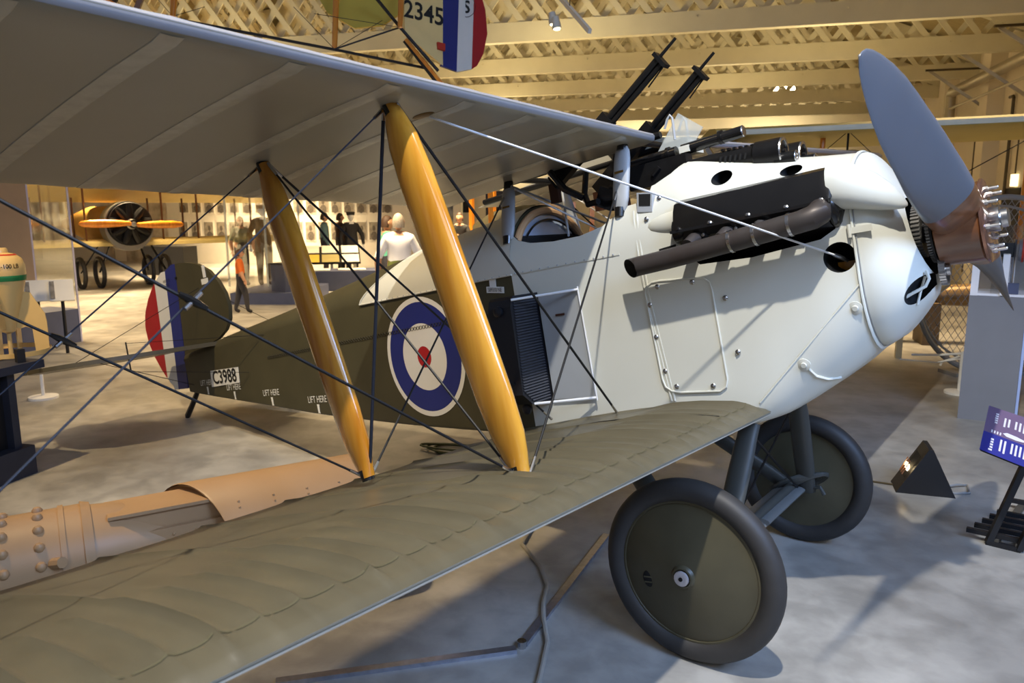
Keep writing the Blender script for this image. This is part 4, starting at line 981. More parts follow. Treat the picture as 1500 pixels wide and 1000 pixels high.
cb = empty('floor_light_cable', B0, 0, 'thin grey cable running from the triangular floor spotlight', 'cable')
MB().tube([fL(w1*.9, dp_*.8, .01), fL(w1+.05, dp_, .02), fL(w1+.12, dp_*1.2, .008), fL(w1+.10, dp_*.5, .008), fL(w1*.95, dp_*.3, .008)], .008, 6).build('cable_loop', M_frame, cb)
MB().tube([fL(0, dp_*.6, .008), fL(-.25, dp_*.8, .008), fL(-.7, dp_*1.1, .008)], .006, 6).build('cable_run', M_pipe, cb)

# ---- information panel on a black stand (right edge)
I0 = at_ground(1447, 797); I1 = at_ground(1492, 808)
isd = empty('information_stand', I0, 0, 'purple and blue information panel on a black slatted metal stand at the right edge', 'sign')
f1 = (I1-I0).normalized(); f2 = Vector((-f1.y, f1.x, 0)); f2 = f2 if f2.dot(_F) > 0 else -f2
def iL(a, b, z): return f1*a+f2*b+Vector((0, 0, z))
fw = (I1-I0).length
for z in (0,):
    MB().box(iL(fw/2, 0, .012), (fw+.02, .03, .024), Matrix.Rotation(math.atan2(f1.y, f1.x), 3, 'Z')).build('foot_bar', M_matt, isd, 0)
for a in (0, fw): MB().bar(iL(a, 0, .01), iL(a+.13, .06, .52), .035, .03).build('leg', M_matt, isd, 0)
for k in range(6):
    b = [0.02, .12, .22, .32, .42, .68][k]
    MB().bar(iL(-.11+.02*k, b, .05), iL(fw+.08, b+.02, .05), .028, .024).build('slat', M_matt, isd, 0)
for a in (0.03, fw): MB().bar(iL(a, 0, .025), iL(a+.03, .72, .025), .035, .025).build('rail', mat('dull_steel_rail', (96, 92, 84), .5, .5), isd, 0)
# panel corners from the picture, panel leaning back
c1 = DP(1435, 658, 3.95)-I0; c2 = DP(1449, 594, 4.12)-I0; ex = (DP(1500, 684, 3.72)-I0)-c1; ex = ex*2.2
c3 = c2+ex; c4 = c1+ex; nn = ex.cross(c2-c1).normalized(); nn = nn if nn.dot(CAM-I0-c1) > 0 else -nn
MB().add([c1, c4, c3, c2, c1-nn*.012, c4-nn*.012, c3-nn*.012, c2-nn*.012], [(0, 1, 2, 3), (7, 6, 5, 4), (0, 4, 5, 1), (1, 5, 6, 2), (2, 6, 7, 3), (3, 7, 4, 0)]).build('panel_board', M_matt, isd, 0)
def pP(a, b, o=.001): return c1+ex*a+(c2-c1)*b+nn*o
def quad(a0, a1, b0, b1, m, nm, o=.002): return MB().add([pP(a0, b0, o), pP(a1, b0, o), pP(a1, b1, o), pP(a0, b1, o)], [(0, 1, 2, 3)]).build(nm, m, isd, 0)
quad(0, 1, .42, 1, mat('mauve_print', (112, 94, 124), .4), 'mauve_print'); quad(0, 1, 0, .42, mat('blue_print', (50, 54, 140), .4), 'blue_print')
M_tx = mat('panel_print', (224, 222, 232), .5)
for b0, b1 in ((.66, .90), (.06, .34)):
    for j in range(5):
        bb_ = b0+(b1-b0)*j/5; quad(.085+random.uniform(0, .012), .125, bb_, bb_+(b1-b0)*.13, M_tx, 'heading_stroke', .0035)
for i in range(7):
    for (b0, b1) in ((.60, .84), (.06, .36)):
        a = .19+.042*i+(.03 if i > 1 else 0); l_ = (b1-b0)*random.uniform(.7, 1)
        quad(a, a+.020, b1-l_, b1, M_tx, 'text_line', .0035)
for i in range(4): quad(.08+.03*i, .095+.03*i, .44, .50, M_tx, 'text_line', .0035)
pv = [(.20, .50), (.24, .54), (.34, .53), (.44, .50), (.52, .54), (.60, .50), (.52, .46), (.44, .47), (.34, .45), (.24, .46)]
MB().add([pP(a, b, .004) for a, b in pv], [tuple(range(len(pv)))]).build('printed_aircraft', M_tx, isd, 0)

# ---- cables and metal strip on the floor under the wing
M_cable = mat('grey_cable', (150, 146, 138), .5)
cbl = MB().tube([(-1.35, .15, .012), (-1.16, -.297, .012), (-.93, -.45, .012), (-.78, -.60, .014), (-.70, -.75, .016), (-.62, -.86, .020), (-.50, -1.0, .014), (-.379, -1.228, .012), (-.28, -1.45, .012)], .011, 8).build('power_cable', M_cable); tag(cbl, 'grey power cable curving across the floor beneath the lower wing', 'cable')
M_alu = mat('aluminium_strip', (182, 186, 200), .28, .9, var=.15, scale=30)
s1 = empty('cable_cover', (-.56, -1.073, 0), 0, 'pair of shiny metal cable cover strips meeting at an angle on the floor', 'floor strip')
for a, b in (((-.02, .01, .009), (-.30, 1.16, .009)), ((-.02, -.04, .009), (-.62, -.78, .009))): MB().bar(a, b, .035, .018).build('metal_strip', M_alu, s1, 0)
MB().tube([(-.02, .0, 0), (-.02, 0, .03)], .02, 10).build('strip_clamp', M_steel, s1)
cc = at_ground(672, 662)
for k in range(3):
    o_ = MB().tube([(.22*math.cos(t)*(1+.15*k), .13*math.sin(t+.5*k), .01+.012*k) for t in [2*math.pi*j/24 for j in range(24)]], .009, 6, loop=True).build('coil_turn', mat('green_hose', (92, 96, 56), .5), None)
    if k == 0: co = empty('coiled_cable', (cc.x, cc.y, 0), 0, 'loosely coiled green cable on the floor under the fuselage', 'cable')
    o_.parent = co

# ---- left display case with brown panel and glass wing
q0 = at_ground(61, 510); q1 = at_ground(120, 500); q2 = at_ground(-60, 533)
case = empty('display_case', q0, 0, 'glazed display case with blue base and brown side panel behind the bomb', 'display case')
v1 = q1-q0; v2 = q2-q0; bd = Vector((-v1.y, v1.x, 0)).normalized()*1.0; bd = bd if bd.dot(_F) > 0 else -bd
def plate(pa, pb, z0, z1, th, name, m):
    d = (pb-pa); d.z = 0; o_ = MB().bar(Vector((pa.x, pa.y, (z0+z1)/2)), Vector((pb.x, pb.y, (z0+z1)/2)), th, z1-z0).build(name, m, case, 0); return o_
Z0 = Vector((0, 0, 0))
plate(Z0, v1, .46, 2.75, .012, 'glass_pane', M_caseglass); plate(v1, v1+bd*1.4, .46, 2.75, .012, 'glass_pane', M_caseglass)
plate(Z0+bd*.3, v1+bd*.3, 0, .46, .6, 'blue_base', M_navy)
plate(Z0, v2, .10, 2.75, .05, 'brown_panel', mat('mushroom_panel', (150, 130, 112), .5, var=.04)); plate(Z0, v2, 0, .40, .08, 'blue_base', M_navy)
for p, h in ((Z0, 2.75), (v1, 2.75)): MB().box(p+Vector((0, 0, h/2)), (.05 if p == Z0 else .02, .05 if p == Z0 else .02, h)).build('corner_post', mat('lilac_metal', (188, 184, 204), .35), case, 0)
for k, (px, py) in enumerate(((54, 426), (90, 425))):
    p = DP(px, py, 9.6); o = empty('label_board', (p.x, p.y, 0), face_cam(p), ['sloping white caption board nearest the bomb', 'sloping white caption board beside the rotary biplane, right of another board'][k], 'caption board')
    MB().box((0, 0, p.z), (.27, .02, .30), Matrix.Rotation(-.6, 3, 'X')).build('board', M_paper, o, 0); MB().tube([(0, .05, 0), (0, .02, p.z-.05)], .02, 8).build('board_leg', M_matt, o)
    MB().box((-.10, -.02, p.z+.01), (.05, .02, .24), Matrix.Rotation(-.6, 3, 'X')).build('board_photo', mat('grey_photo', (128, 124, 118), .5, var=.4, scale=14), o, 0)

# ---- visitors and uniformed mannequins
M_skin = mat('skin', (196, 146, 112), .5, var=.05); M_mask = mat('mannequin_white', (228, 226, 220), .5)
def skinned(name, joints, edges, rad, root, mats, segmat, parent):
    me = bpy.data.meshes.new(name); me.from_pydata(joints, edges, []); o = bpy.data.objects.new(name, me); col.objects.link(o)
    m = o.modifiers.new('s', 'SKIN'); m.use_smooth_shade = True
    for i, v in enumerate(me.skin_vertices[0].data):
        v.radius = rad[i] if isinstance(rad[i], tuple) else (rad[i], rad[i]); v.use_root = (i == root)
    s = o.modifiers.new('d', 'SUBSURF'); s.levels = 2; s.render_levels = 2
    bpy.context.view_layer.update(); dg = bpy.context.evaluated_depsgraph_get()
    nm = bpy.data.meshes.new_from_object(o.evaluated_get(dg), depsgraph=dg); bpy.data.objects.remove(o)
    nm.name = name; nm.materials.clear()
    for q in mats: nm.materials.append(q)
    segs = [(Vector(joints[a]), Vector(joints[b]), segmat[i]) for i, (a, b) in enumerate(edges)]
    for p in nm.polygons:
        c = p.center; best = 1e9
        for a, b, mi in segs:
            d = b-a; t = max(0, min(1, (c-a).dot(d)/d.length_squared)); q = (a+d*t-c).length
            if q < best: best = q; p.material_index = mi
        p.use_smooth = True
    r = bpy.data.objects.new(name, nm); col.objects.link(r); r.parent = parent; return r
def person(loc, rz, h, label, cat='person', top=(220, 220, 220), legs=(50, 50, 60), hair=(60, 45, 35), skin=None, sleeve='short', arms=None, stride=0., long_hair=False, name='person', shoes=(35, 30, 28), hat=None, base_z=0.):
    o = empty(name, (loc.x, loc.y, base_z), rz, label, cat); k = h/1.75
    sk = skin or M_skin; mt = mat('cloth_%d_%d_%d' % top, top, .8, var=.08); ml = mat('cloth_%d_%d_%d' % legs, legs, .8, var=.08); ms = mat('shoe_%d' % shoes[0], shoes, .5); mh = mat('hair_%d_%d_%d' % hair, hair, .6, var=.2, scale=40)
    aL, aR = arms or (((.30, -.02, 1.15), (.30, -.10, .90)), ((-.30, -.02, 1.15), (-.30, -.10, .90)))
    s = stride
    J = [(0, 0, .96), (0, 0, 1.12), (0, .01, 1.30), (0, .01, 1.42), (0, 0, 1.52),
         (.16, .01, 1.40), aL[0], aL[1], (-.16, .01, 1.40), aR[0], aR[1],
         (.09, 0, .90), (.10, -.02+s*.6, .50), (.10, .02+s, .09), (.10, -.10+s, .04), (-.09, 0, .90), (-.10, -.02-s*.6, .50), (-.10, .02-s, .09), (-.10, -.10-s, .04)]
    E_ = [(0, 1), (1, 2), (2, 3), (3, 4), (3, 5), (5, 6), (6, 7), (3, 8), (8, 9), (9, 10), (0, 11), (11, 12), (12, 13), (13, 14), (0, 15), (15, 16), (16, 17), (17, 18)]
    R_ = [(.185, .13), (.17, .125), (.19, .13), (.14, .10), .058, .085, .060, .042, .085, .060, .042, .115, .085, .058, .05, .115, .085, .058, .05]
    fa = 0 if sleeve == 'long' else 2
    SM = [1, 0, 0, 2, 0, 0, fa, 0, 0, fa, 1, 1, 1, 3, 1, 1, 1, 3]
    J = [tuple(c*k for c in p) for p in J]; R_ = [tuple(c*k for c in r) if isinstance(r, tuple) else r*k for r in R_]
    skinned('body', J, E_, R_, 0, [mt, ml, sk, ms], SM, o)
    hd = MB()
    hc = Vector((0, -.01, 1.635))*k; rings = []
    for i in range(13):
        t = math.pi*min(max(i/12, .002), .998); zz = math.cos(t); r = math.sin(t); wv = .078*(1-.18*max(0, -zz)); dv = .098
        rings.append([hc + k*Vector((wv*r*math.cos(q), dv*r*math.sin(q) - (.012 if math.sin(q) < -.8 and abs(zz+.1) < .25 else 0), .118*zz)) for q in [2*math.pi*j/20 for j in range(20)]])
    hd.loft(rings); ho = hd.build('head', sk, o, 80)
    MB().tube([hc+k*Vector((0, -.092, .03)), hc+k*Vector((0, -.118, -.02)), hc+k*Vector((0, -.100, -.03))], [.008*k, .013*k, .010*k], 6).build('nose', sk, ho)
    for sx in (-1, 1):
        MB().ball(hc+k*Vector((sx*.078, 0, 0)), (.010*k, .022*k, .032*k), 8).build('ear', sk, ho)
        MB().ball(hc+k*Vector((sx*.030, -.088, .015)), .010*k, 8).build('eye', M_ink if skin is None else M_mask, ho)
    MB().ball(hc+k*Vector((0, -.090, -.058)), (.022*k, .008*k, .006*k), 8).build('mouth', mat('lips', (160, 90, 80), .5) if skin is None else M_mask, ho)
    if hat:
        hm_ = mat('hat_%d' % hat[0], hat, .7)
        MB().lathe([(.100*k, .0), (.106*k, .03*k), (.118*k, .075*k), (.110*k, .085*k), (.01, .09*k)], hc+Vector((0, 0, .045*k)), (0, .1, 1), 20).build('cap', hm_, ho)
    else:
        hr = MB(); rg = []
        for i in range(8):
            t = math.pi*.56*min(max(i/7, .002), 1); zz = math.cos(t); r = math.sin(t)
            rg.append([hc + k*Vector((.086*r*math.cos(q), .106*r*math.sin(q)+.008 + (.030 if math.sin(q) < -.3 and i > 4 else 0), .128*zz - (.05*(i/7)**2 if math.sin(q) > 0 else 0) - (.16*(i/7)**3 if long_hair and math.sin(q) > -.4 else 0))) for q in [2*math.pi*j/20 for j in range(20)]])
        hr.loft(rg, True); hr.build('hair', mh, ho, 80)
    for a in (aL, aR):
        e_, w_ = Vector(a[0])*k, Vector(a[1])*k; d = (w_-e_).normalized(); sd = d.cross(Vector((0, -1, .2))).normalized(); up = sd.cross(d)
        hn = MB().tube([w_, w_+d*.04*k, w_+d*.085*k], [.028*k, .036*k, .030*k], 8, sx=.6)
        for i, (ln, off) in enumerate(((.065, -.024), (.078, -.008), (.074, .008), (.058, .023))):
            b_ = w_+d*.08*k+sd*off*k; hn.tube([b_, b_+d*ln*.5*k-up*.006*k, b_+d*ln*.9*k-up*.022*k], [.010*k, .009*k, .007*k], 6)
        hn.tube([w_+d*.025*k+sd*.03*k, w_+d*.06*k+sd*.052*k, w_+d*.085*k+sd*.056*k], [.012*k, .010*k, .008*k], 6)
        hn.build('hand', sk, o, 60)
    return o
def vis(px, D, h, label, turn=0., **kw):
    p = DP(px, 306, D); p.z = 0; return person(p, face_cam(p)+turn, h, label, **kw)
PI = math.pi
vis(583, 10.6, 1.74, 'grey-haired visitor in a white polo shirt seen from behind', PI, top=(230, 230, 232), legs=(110, 120, 60), hair=(150, 142, 130))
vis(566, 12.2, 1.70, 'visitor in a teal top pointing left, half hidden by the white-shirted visitor', PI*.6, top=(90, 170, 150), hair=(70, 50, 36), arms=(((.42, -.05, 1.38), (.62, -.15, 1.45)), ((-.30, -.02, 1.15), (-.30, -.10, .90))))
vis(646, 19.0, 1.74, 'visitor in black at the left of the pair beyond the deck fairing', -.7, top=(24, 24, 26), hair=(40, 30, 24))
vis(673, 17.5, 1.72, 'dark-haired visitor in a black T-shirt looking down at his hands', -.2, top=(22, 22, 24), hair=(58, 40, 28), arms=(((.27, -.08, 1.16), (.07, -.30, 1.20)), ((-.27, -.08, 1.16), (-.07, -.30, 1.20))))
vis(350, 18.0, 1.64, 'long-haired visitor in a grey-green top beyond the mannequin case', .5, top=(112, 116, 92), hair=(120, 92, 60), long_hair=True, legs=(44, 40, 40))
vis(346, 13.2, 1.12, 'small child in an orange top walking in front of the mannequin case', PI*.5, top=(214, 104, 32), hair=(88, 60, 40), stride=.16, legs=(52, 50, 52))
vis(474, 19.8, 1.72, 'visitor in a blue-grey top leaning over the document table', PI*.5, top=(92, 120, 128), hair=(70, 52, 36), sleeve='long')
vis(497, 20.4, 1.70, 'visitor in a dark brown coat raising an arm beside the black uniform', PI*.6, top=(72, 50, 40), hair=(52, 38, 30), sleeve='long', arms=(((.32, -.1, 1.36), (.50, -.2, 1.58)), ((-.30, -.02, 1.15), (-.30, -.10, .90))))
# child in red at the right edge, hands on the plinth
cp = pl.location+dx*(wd+.42)+dy*.02
person(cp, face_cam(cp)-1.75, 1.36, 'child in red sweatshirt and blue trousers reaching to the grey plinth at right edge', top=(196, 24, 52), legs=(36, 58, 140), hair=(90, 66, 40), sleeve='long',
       arms=(((.22, -.16, 1.24), (.14, -.40, 1.34)), ((-.22, -.16, 1.24), (-.10, -.42, 1.34))))

# mannequin case with plinth and uniforms
c0 = at_ground(338, 446); c1_ = at_ground(432, 446); dv_ = (c1_-c0); bk_ = Vector((-dv_.y, dv_.x, 0)).normalized(); bk_ = bk_ if bk_.dot(_F) > 0 else -bk_
mc = empty('mannequin_case', c0, 0, 'glazed case on a navy base holding the khaki uniformed mannequin', 'display case')
def mplate(a, b, z0, z1, th, nm, m): return MB().bar(Vector((a.x, a.y, (z0+z1)/2)), Vector((b.x, b.y, (z0+z1)/2)), th, z1-z0).build(nm, m, mc, 0)
mplate(bk_*1.0, dv_*1.12+bk_*1.0, 0, .22, 2.0, 'navy_base', M_navy)
for f in (0, .60, 1.12): MB().box(dv_*f+Vector((0, 0, 1.5)), (.03, .03, 2.3)).build('corner_post', mat('glass_edge', (200, 205, 200), .2, alpha=.5), mc, 0)
mplate(Z0, dv_*.60, .22, 2.65, .012, 'glass_pane', M_caseglass); mplate(dv_*.60, dv_*1.12, .22, 2.65, .012, 'glass_pane', M_caseglass)
nb = empty('navy_block', c0+dv_*.80+bk_*.5+Vector((0, 0, .22)), 0, 'tall navy display block right of the khaki mannequin', 'display block', None)
MB().box((0, 0, .26), (.45, .5, .52)).build('block', M_navy, nb, 0); MB().box((0, 0, .535), (.47, .52, .03)).build('block_top', M_matt, nb, 0)
mp_ = DP(383, 306, 16.0); person(mp_, face_cam(mp_)+.2, 1.66, 'faceless mannequin in a khaki flying uniform standing on the navy base', 'mannequin', top=(118, 92, 48), legs=(98, 78, 44), skin=M_mask, sleeve='long', name='mannequin', hat=(120, 94, 52), base_z=.22, shoes=(70, 48, 26))
mp2 = DP(513, 306, 20.0); person(mp2, face_cam(mp2)+.3, 1.72, 'faceless mannequin in a black uniform right of the document table', 'mannequin', top=(30, 28, 30), legs=(32, 30, 32), skin=M_mask, sleeve='long', name='mannequin', hat=(36, 32, 30), shoes=(36, 24, 20))
# document table with sloped sheets
tb = DP(486, 390, 18.2); dtb = empty('document_table', (tb.x, tb.y, 0), face_cam(tb), 'low display table with sloping document board', 'table')
MB().box((0, .2, .72), (1.35, .8, .04), Matrix.Rotation(.45, 3, 'X')).build('sloping_top', M_matt, dtb, 0)
for x in (-.55, 0, .55): MB().box((x, .2, .33), (.06, .06, .66)).build('leg', M_paper, dtb, 0)
MB().box((.1, -.75, .22), (1.8, .9, .44)).build('low_base', M_navy, dtb, 0)
rot = Matrix.Rotation(face_cam(tb), 3, 'Z')
cols_ = [((236, 230, 214), 'cream'), ((224, 220, 206), 'grey-white'), ((240, 236, 226), 'white'), ((206, 172, 70), 'yellow'), ((160, 148, 96), 'olive'), ((232, 226, 206), 'ivory'), ((238, 234, 222), 'bright white'), ((226, 220, 200), 'pale buff')]
for k in range(8):
    if k < 6: lx, ly, lz, tl = -.48+.46*(k % 3), .40-.42*(k//3), .80-.19*(k//3)+.05, .45
    else: lx, ly, lz, tl = (-.35, .45)[k-6], -.75, .452, 0.
    o_ = MB().box((0, 0, 0), (.40 if k < 6 else .62, .36 if k < 6 else .55, .012), Matrix.Rotation(tl, 3, 'X')).build('document', mat('paper_%d' % k, cols_[k][0], .6)); o_.location = dtb.location + rot @ Vector((lx, ly, lz)); o_.rotation_euler = (0, 0, face_cam(tb))
    tag(o_, '%s document sheet %s' % (cols_[k][1], ['at the upper left of the sloping table', 'at the upper middle of the sloping table', 'at the upper right of the sloping table', 'at the lower left of the sloping table', 'at the lower middle of the sloping table', 'at the lower right of the sloping table', 'on the left of the low navy base', 'on the right of the low navy base'][k]), 'document', 'documents on the table')

# ---- framed portraits on the gallery wall
M_ph = mat('portrait_print', (150, 142, 128), .5, var=.35, scale=9); M_sil = mat('portrait_sitter', (98, 90, 82), .6, var=.3, scale=20); M_fr = mat('white_mount', (236, 230, 216), .6)
for r_, (pya, pyb) in enumerate(((286, 312), (324, 352))):
    px = 262
    while px < 572:
        a, b = NP(px, pya, 19.38), NP(px+14.5, pyb, 19.38); zc1 = (a.z+b.z)/2; wdt = abs((b-a).dot(HU)); ht = abs(a.z-b.z)
        o = empty('framed_portrait', (a+b)/2, HROT, 'small black-and-white framed portrait in the two rows on the white gallery wall', 'picture', 'portraits on the gallery wall'); 
        MB().box((0, 0, 0), (wdt*1.12, .03, ht*1.08)).build('frame', M_fr, o, 0); ph = MB().box((0, -.02, 0), (wdt, .012, ht*.92)).build('print', M_ph, o, 0)
        j = random.uniform(-.04, .04); MB().ball((j, -.030, ht*.13), (wdt*.16, .004, ht*.15), 10).build('sitter_head', M_sil, ph); MB().ball((j, -.030, -ht*.26), (wdt*.36, .004, ht*.24), 10).build('sitter_shoulders', M_sil, ph)
        px += 18.6
# big aerial photo panels on the gallery wall left
for k, (x0, x1, y0, y1) in enumerate(((146, 170, 288, 392), (178, 250, 284, 388))):
    a, b = NP(x0, y0, 19.36), NP(x1, y1, 19.36); o = MB().box((0, 0, 0), (abs((b-a).dot(HU)), .04, abs(a.z-b.z))).build('wall_panel', mat('aerial_map', (150, 138, 118), .6, rgb2=(222, 212, 192), scale=2.2)); o.location = (a+b)/2; o.rotation_euler = (0, 0, HROT)
    tag(o, ['narrow grey aerial photograph panel left of the rotary engine', 'wide pale aerial photograph panel behind the rotary engine'][k], 'panel')
# banner, pale pillar and dark panels right of the gallery
a, b = NP(628, 306, 18.6), NP(668, 372, 18.6); o = MB().box((0, 0, 0), (abs((b-a).dot(HU)), .05, 2.6)).build('photo_banner', mat('grey_aircraft_photo', (70, 74, 80), .5, rgb2=(190, 194, 200), scale=3)); o.location = Vector(((a.x+b.x)/2, (a.y+b.y)/2, 1.3)); o.rotation_euler = (0, 0, HROT); tag(o, 'large grey photographic banner behind the two visitors in black', 'banner')
p = NP(671, 320, 18.4); o = hbox('trim_20', p.dot(HU)-.12, p.dot(HU)+.12, 18.3, 18.5, 0, 3.4, M_whitewall)
a, b = NP(712, 300, 17.4), NP(748, 400, 17.4); o = MB().box((0, 0, 0), (abs((b-a).dot(HU)), .08, 2.3)).build('dark_cabinet', mat('dark_navy_panel', (36, 38, 54), .5)); o.location = Vector(((a.x+b.x)/2, (a.y+b.y)/2, 1.15)); o.rotation_euler = (0, 0, HROT); tag(o, 'tall dark navy panel behind the rear cabane strut', 'panel')
for k, (px, n_) in enumerate(((691, 15.5), (723, 15.2))):
    p = NP(px, 320, n_); o = MB().box((0, 0, 1.5), (.10, .10, 3.0)).build('timber_post', M_orange); o.location = (p.x, p.y, 0); tag(o, ['orange varnished timber post left of the dark navy panel', 'orange varnished timber post in front of the dark navy panel'][k], 'post')
p = NP(683, 300, 19.0); o = MB().box((0, 0, 0), (.5, .05, .5)).build('dark_picture', M_matt); o.location = (p.x, p.y, 1.95); o.rotation_euler = (0, 0, HROT); tag(o, 'small dark square picture beside the left orange post', 'picture')

# ---- olive biplane seen through the cockpit: round cowl, wing and orange struts
cw = DP(802, 345, 8.2); g2 = empty('olive_biplane', (cw.x, cw.y, 0), face_cam(cw)+.30, 'dark olive biplane with a round tan cowl ring seen through the cockpit opening', 'biplane')
zc2 = cw.z
MB().lathe([(.34, .0), (.35, -.03), (.345, -.10), (.33, -.5), (.28, -1.6)], (0, 0, zc2), (0, -1, 0), 36).build('cowl', mat('silver_cowl', (190, 188, 182), .25, .7), g2) if False else None
MB().tube([(0, y, zc2) for y in (0, .1, .6, 2.2, 3.6)], [.335, .345, .34, .26, .08], 36).build('fuselage', M_olive, g2)
MB().lathe([(.335, -.02), (.345, .0), (.340, .03), (.285, .05), (.270, .03)], (0, 0, zc2), (0, -1, 0), 40, cap=False).build('cowl_ring', mat('tan_cowl_ring', (206, 160, 108), .3, coat=.5), g2)
for z, nm in ((zc2+.74, 'upper_wing'),):
    out = [(.0, .0), (.03, .05), (.12, .085), (.35, .10), (.8, .06), (1.3, .0), (.8, .02), (.3, .02), (.1, -.005)]
    MB().prism(out, lambda a, b, d: (d, .1+a, z+b+abs(d)*.03), -1.3, 2.6).build(nm, M_olive, g2, 30)
for x in (-.55, -.35, .38, .6): MB().bar((x, .25, zc2-.5), (x*1.02, .3, zc2+.76), .05, .03).build('wing_strut', M_orange, g2, 0)
for x in (-.6, .6):
    MB().tube([(x+.0, .35+.30*math.cos(t), .33+.30*math.sin(t)) for t in [2*math.pi*k/28 for k in range(28)]], .035, 8, loop=True).build('tyre', M_rubber, g2)
    MB().lathe([(.28, -.01), (.28, .01), (.04, .06), (.03, .06)], (x, .35, .33), (1 if x > 0 else -1, 0, 0), 24).build('wheel_cover', M_olive, g2)
    MB().bar((x*.9, .35, .33), (x*.4, .1, zc2-.25), .05, .03).build('undercarriage_leg', M_gun, g2, 0)

# ---- biplane with a rotary engine facing the camera (left background)
rp = DP(192, 328, 17.6); rz_ = rp.z; r1 = empty('rotary_biplane', (rp.x, rp.y, 0), face_cam(rp)+.32, 'cream linen biplane with exposed rotary engine and orange propeller in the left background', 'biplane')
M_lin2 = mat('cream_linen', (206, 186, 120), .6, var=.06, scale=3); M_alu2 = mat('dull_aluminium', (150, 148, 142), .35, .7)
rings = [[Vector((k_*.54*math.cos(t)*1.0, y, rz_-.05+k_*.57*math.sin(t))) for t in [2*math.pi*j/28 for j in range(28)]] for y, k_ in ((.12, 1), (.5, 1.0))]
MB().loft(rings).build('cowling', M_alu2, r1)
MB().loft([[Vector((k_*.45*math.copysign(abs(math.cos(t))**.6, math.cos(t)), y, rz_-.05+k_*.48*math.copysign(abs(math.sin(t))**.6, math.sin(t)))) for t in [2*math.pi*j/24 for j in range(24)]] for y, k_ in ((.5, 1), (2.2, .95), (5.2, .25))]).build('fuselage', mat('ochre_linen', (170, 128, 52), .6), r1)
MB().lathe([(.50, .118), (.50, .10), (.46, .10)], (0, 0, rz_), (0, 1, 0), 30).build('engine_well', M_dark, r1)
for k in range(9):
    a = 2*PI*k/9+.17; d = Vector((math.cos(a), 0, math.sin(a))); MB().tube([Vector((0, .03, rz_))+d*.10, Vector((0, .03, rz_))+d*.34, Vector((0, .03, rz_))+d*.46], [.080, .088, .060], 10).build('cylinder', M_gun, r1)
MB().tube([(.48*math.cos(t), .0, rz_+.48*math.sin(t)) for t in [2*PI*k/36 for k in range(36)]], .012, 6, loop=True).build('engine_ring', M_matt, r1)
MB().lathe([(.12, -.05), (.12, .06), (.07, .10), (.06, .20), (.02, .22)], (0, 0, rz_), (0, -1, 0), 20).build('crankcase', M_alu2, r1)
for s_ in (-1, 1):
    rr = [[Vector((s_*x, -.16+c*.05*math.cos(t), rz_+c*.068*math.sin(t)-.02*s_*(x > .1))) for t in [2*PI*j/12 for j in range(12)]] for x, c in ((.03, .9), (.12, .8), (.3, 1.1), (.6, 1.35), (.9, 1.3), (1.08, .9), (1.14, .2))]
    MB().loft(rr).build('propeller_blade', M_orange, r1, 60)
MB().lathe([(.10, -.02), (.10, .03), (.05, .05)], (0, -.15, rz_), (0, -1, 0), 18).build('propeller_hub', M_gun, r1)
outw = [(.0, .0), (.03, .05), (.15, .085), (.4, .09), (.9, .05), (1.45, -.03), (.9, .02), (.3, .02), (.1, -.01)]
for z, nm, sp_, tw in ((rz_+.98, 'upper_wing', 4.4, .30), (rz_-.50, 'lower_wing', 4.0, -.06)): MB().prism(outw, lambda a, b, d: (d, .25+a, z+b*1.5-a*tw), -sp_, sp_).build(nm, M_lin2, r1, 30)
for x in (-3.1, -1.7, -.85, .85, 1.7, 3.1):
    for y in (.4, 1.3): MB().bar((x, y, rz_-.45), (x, y, rz_+.92-(y-.25)*.3), .05, .03).build('wing_strut', mat('dark_strut_wood', (104, 62, 28), .4), r1, 0)
for x in (-.95, -.55, .55, .95):
    MB().tube([(x, .7+.33*math.cos(t), .36+.33*math.sin(t)) for t in [2*PI*k/28 for k in range(28)]], .05, 8, loop=True).build('tyre', M_rubber, r1)
    MB().bar((x, .7, .36), (x*.55, .5, rz_-.4), .04, .03).build('undercarriage_leg', M_gun, r1, 0)
MB().prism([(.3, .5), (.3, 1.25), (.0, 1.45), (-.25, 1.2), (-.35, .5)], lambda a, b, d: (d, 5.3+a, rz_-.5+b), -.02, .02).build('tail_fin', M_lin2, r1, 0)
dkb = at_ground(252, 402); o = MB().box((0, 0, .4), (1.3, .6, .8)).build('dark_crate', M_matt); o.location = (dkb.x, dkb.y, 0); o.rotation_euler = (0, 0, HROT); tag(o, 'black crate on the floor under the cream lower wing', 'crate')

# ---- yellow trainer hanging from the roof (top left)
hD = 7.6
def HP(px, py, D=hD): return DP(px, py, D)
hp0 = HP(610, 40); hg_ = empty('hanging_trainer', hp0, 0, 'yellow pusher biplane with black tail booms and striped rudder hanging from the roof', 'biplane')
def H(px, py, D=hD): return HP(px, py, D)-hp0
def flat(pts, th, name, m, par=hg_, D=hD, dd=None):
    P = [H(a, b, (dd(a) if dd else D)) for a, b in pts]; n = (P[1]-P[0]).cross(P[2]-P[0]).normalized()
    k = len(P); return MB().add([p+n*th/2 for p in P]+[p-n*th/2 for p in P], [tuple(range(k)), tuple(reversed(range(k, 2*k)))]+[(i, k+i, k+(i+1) % k, (i+1) % k) for i in range(k)]).build(name, m, par, 0)
dfun = lambda a: hD + (a-600)*.004
M_finl = mat('tail_linen', (236, 208, 140), .6, var=.04)
flat([(590, -60), (648, -60), (649, 98), (592, 50)], .03, 'fin', M_finl, dd=dfun)
rdr = flat([(648, -60), (673, -60), (668, 105), (645, 97)], .03, 'rudder', M_blue, dd=dfun); rdr['label'] = 'blue white and red striped rudder'
flat([(673, -60), (695, -60), (690, 102), (668, 106)], .03, 'rudder_white_band', M_iw, rdr, dd=dfun)
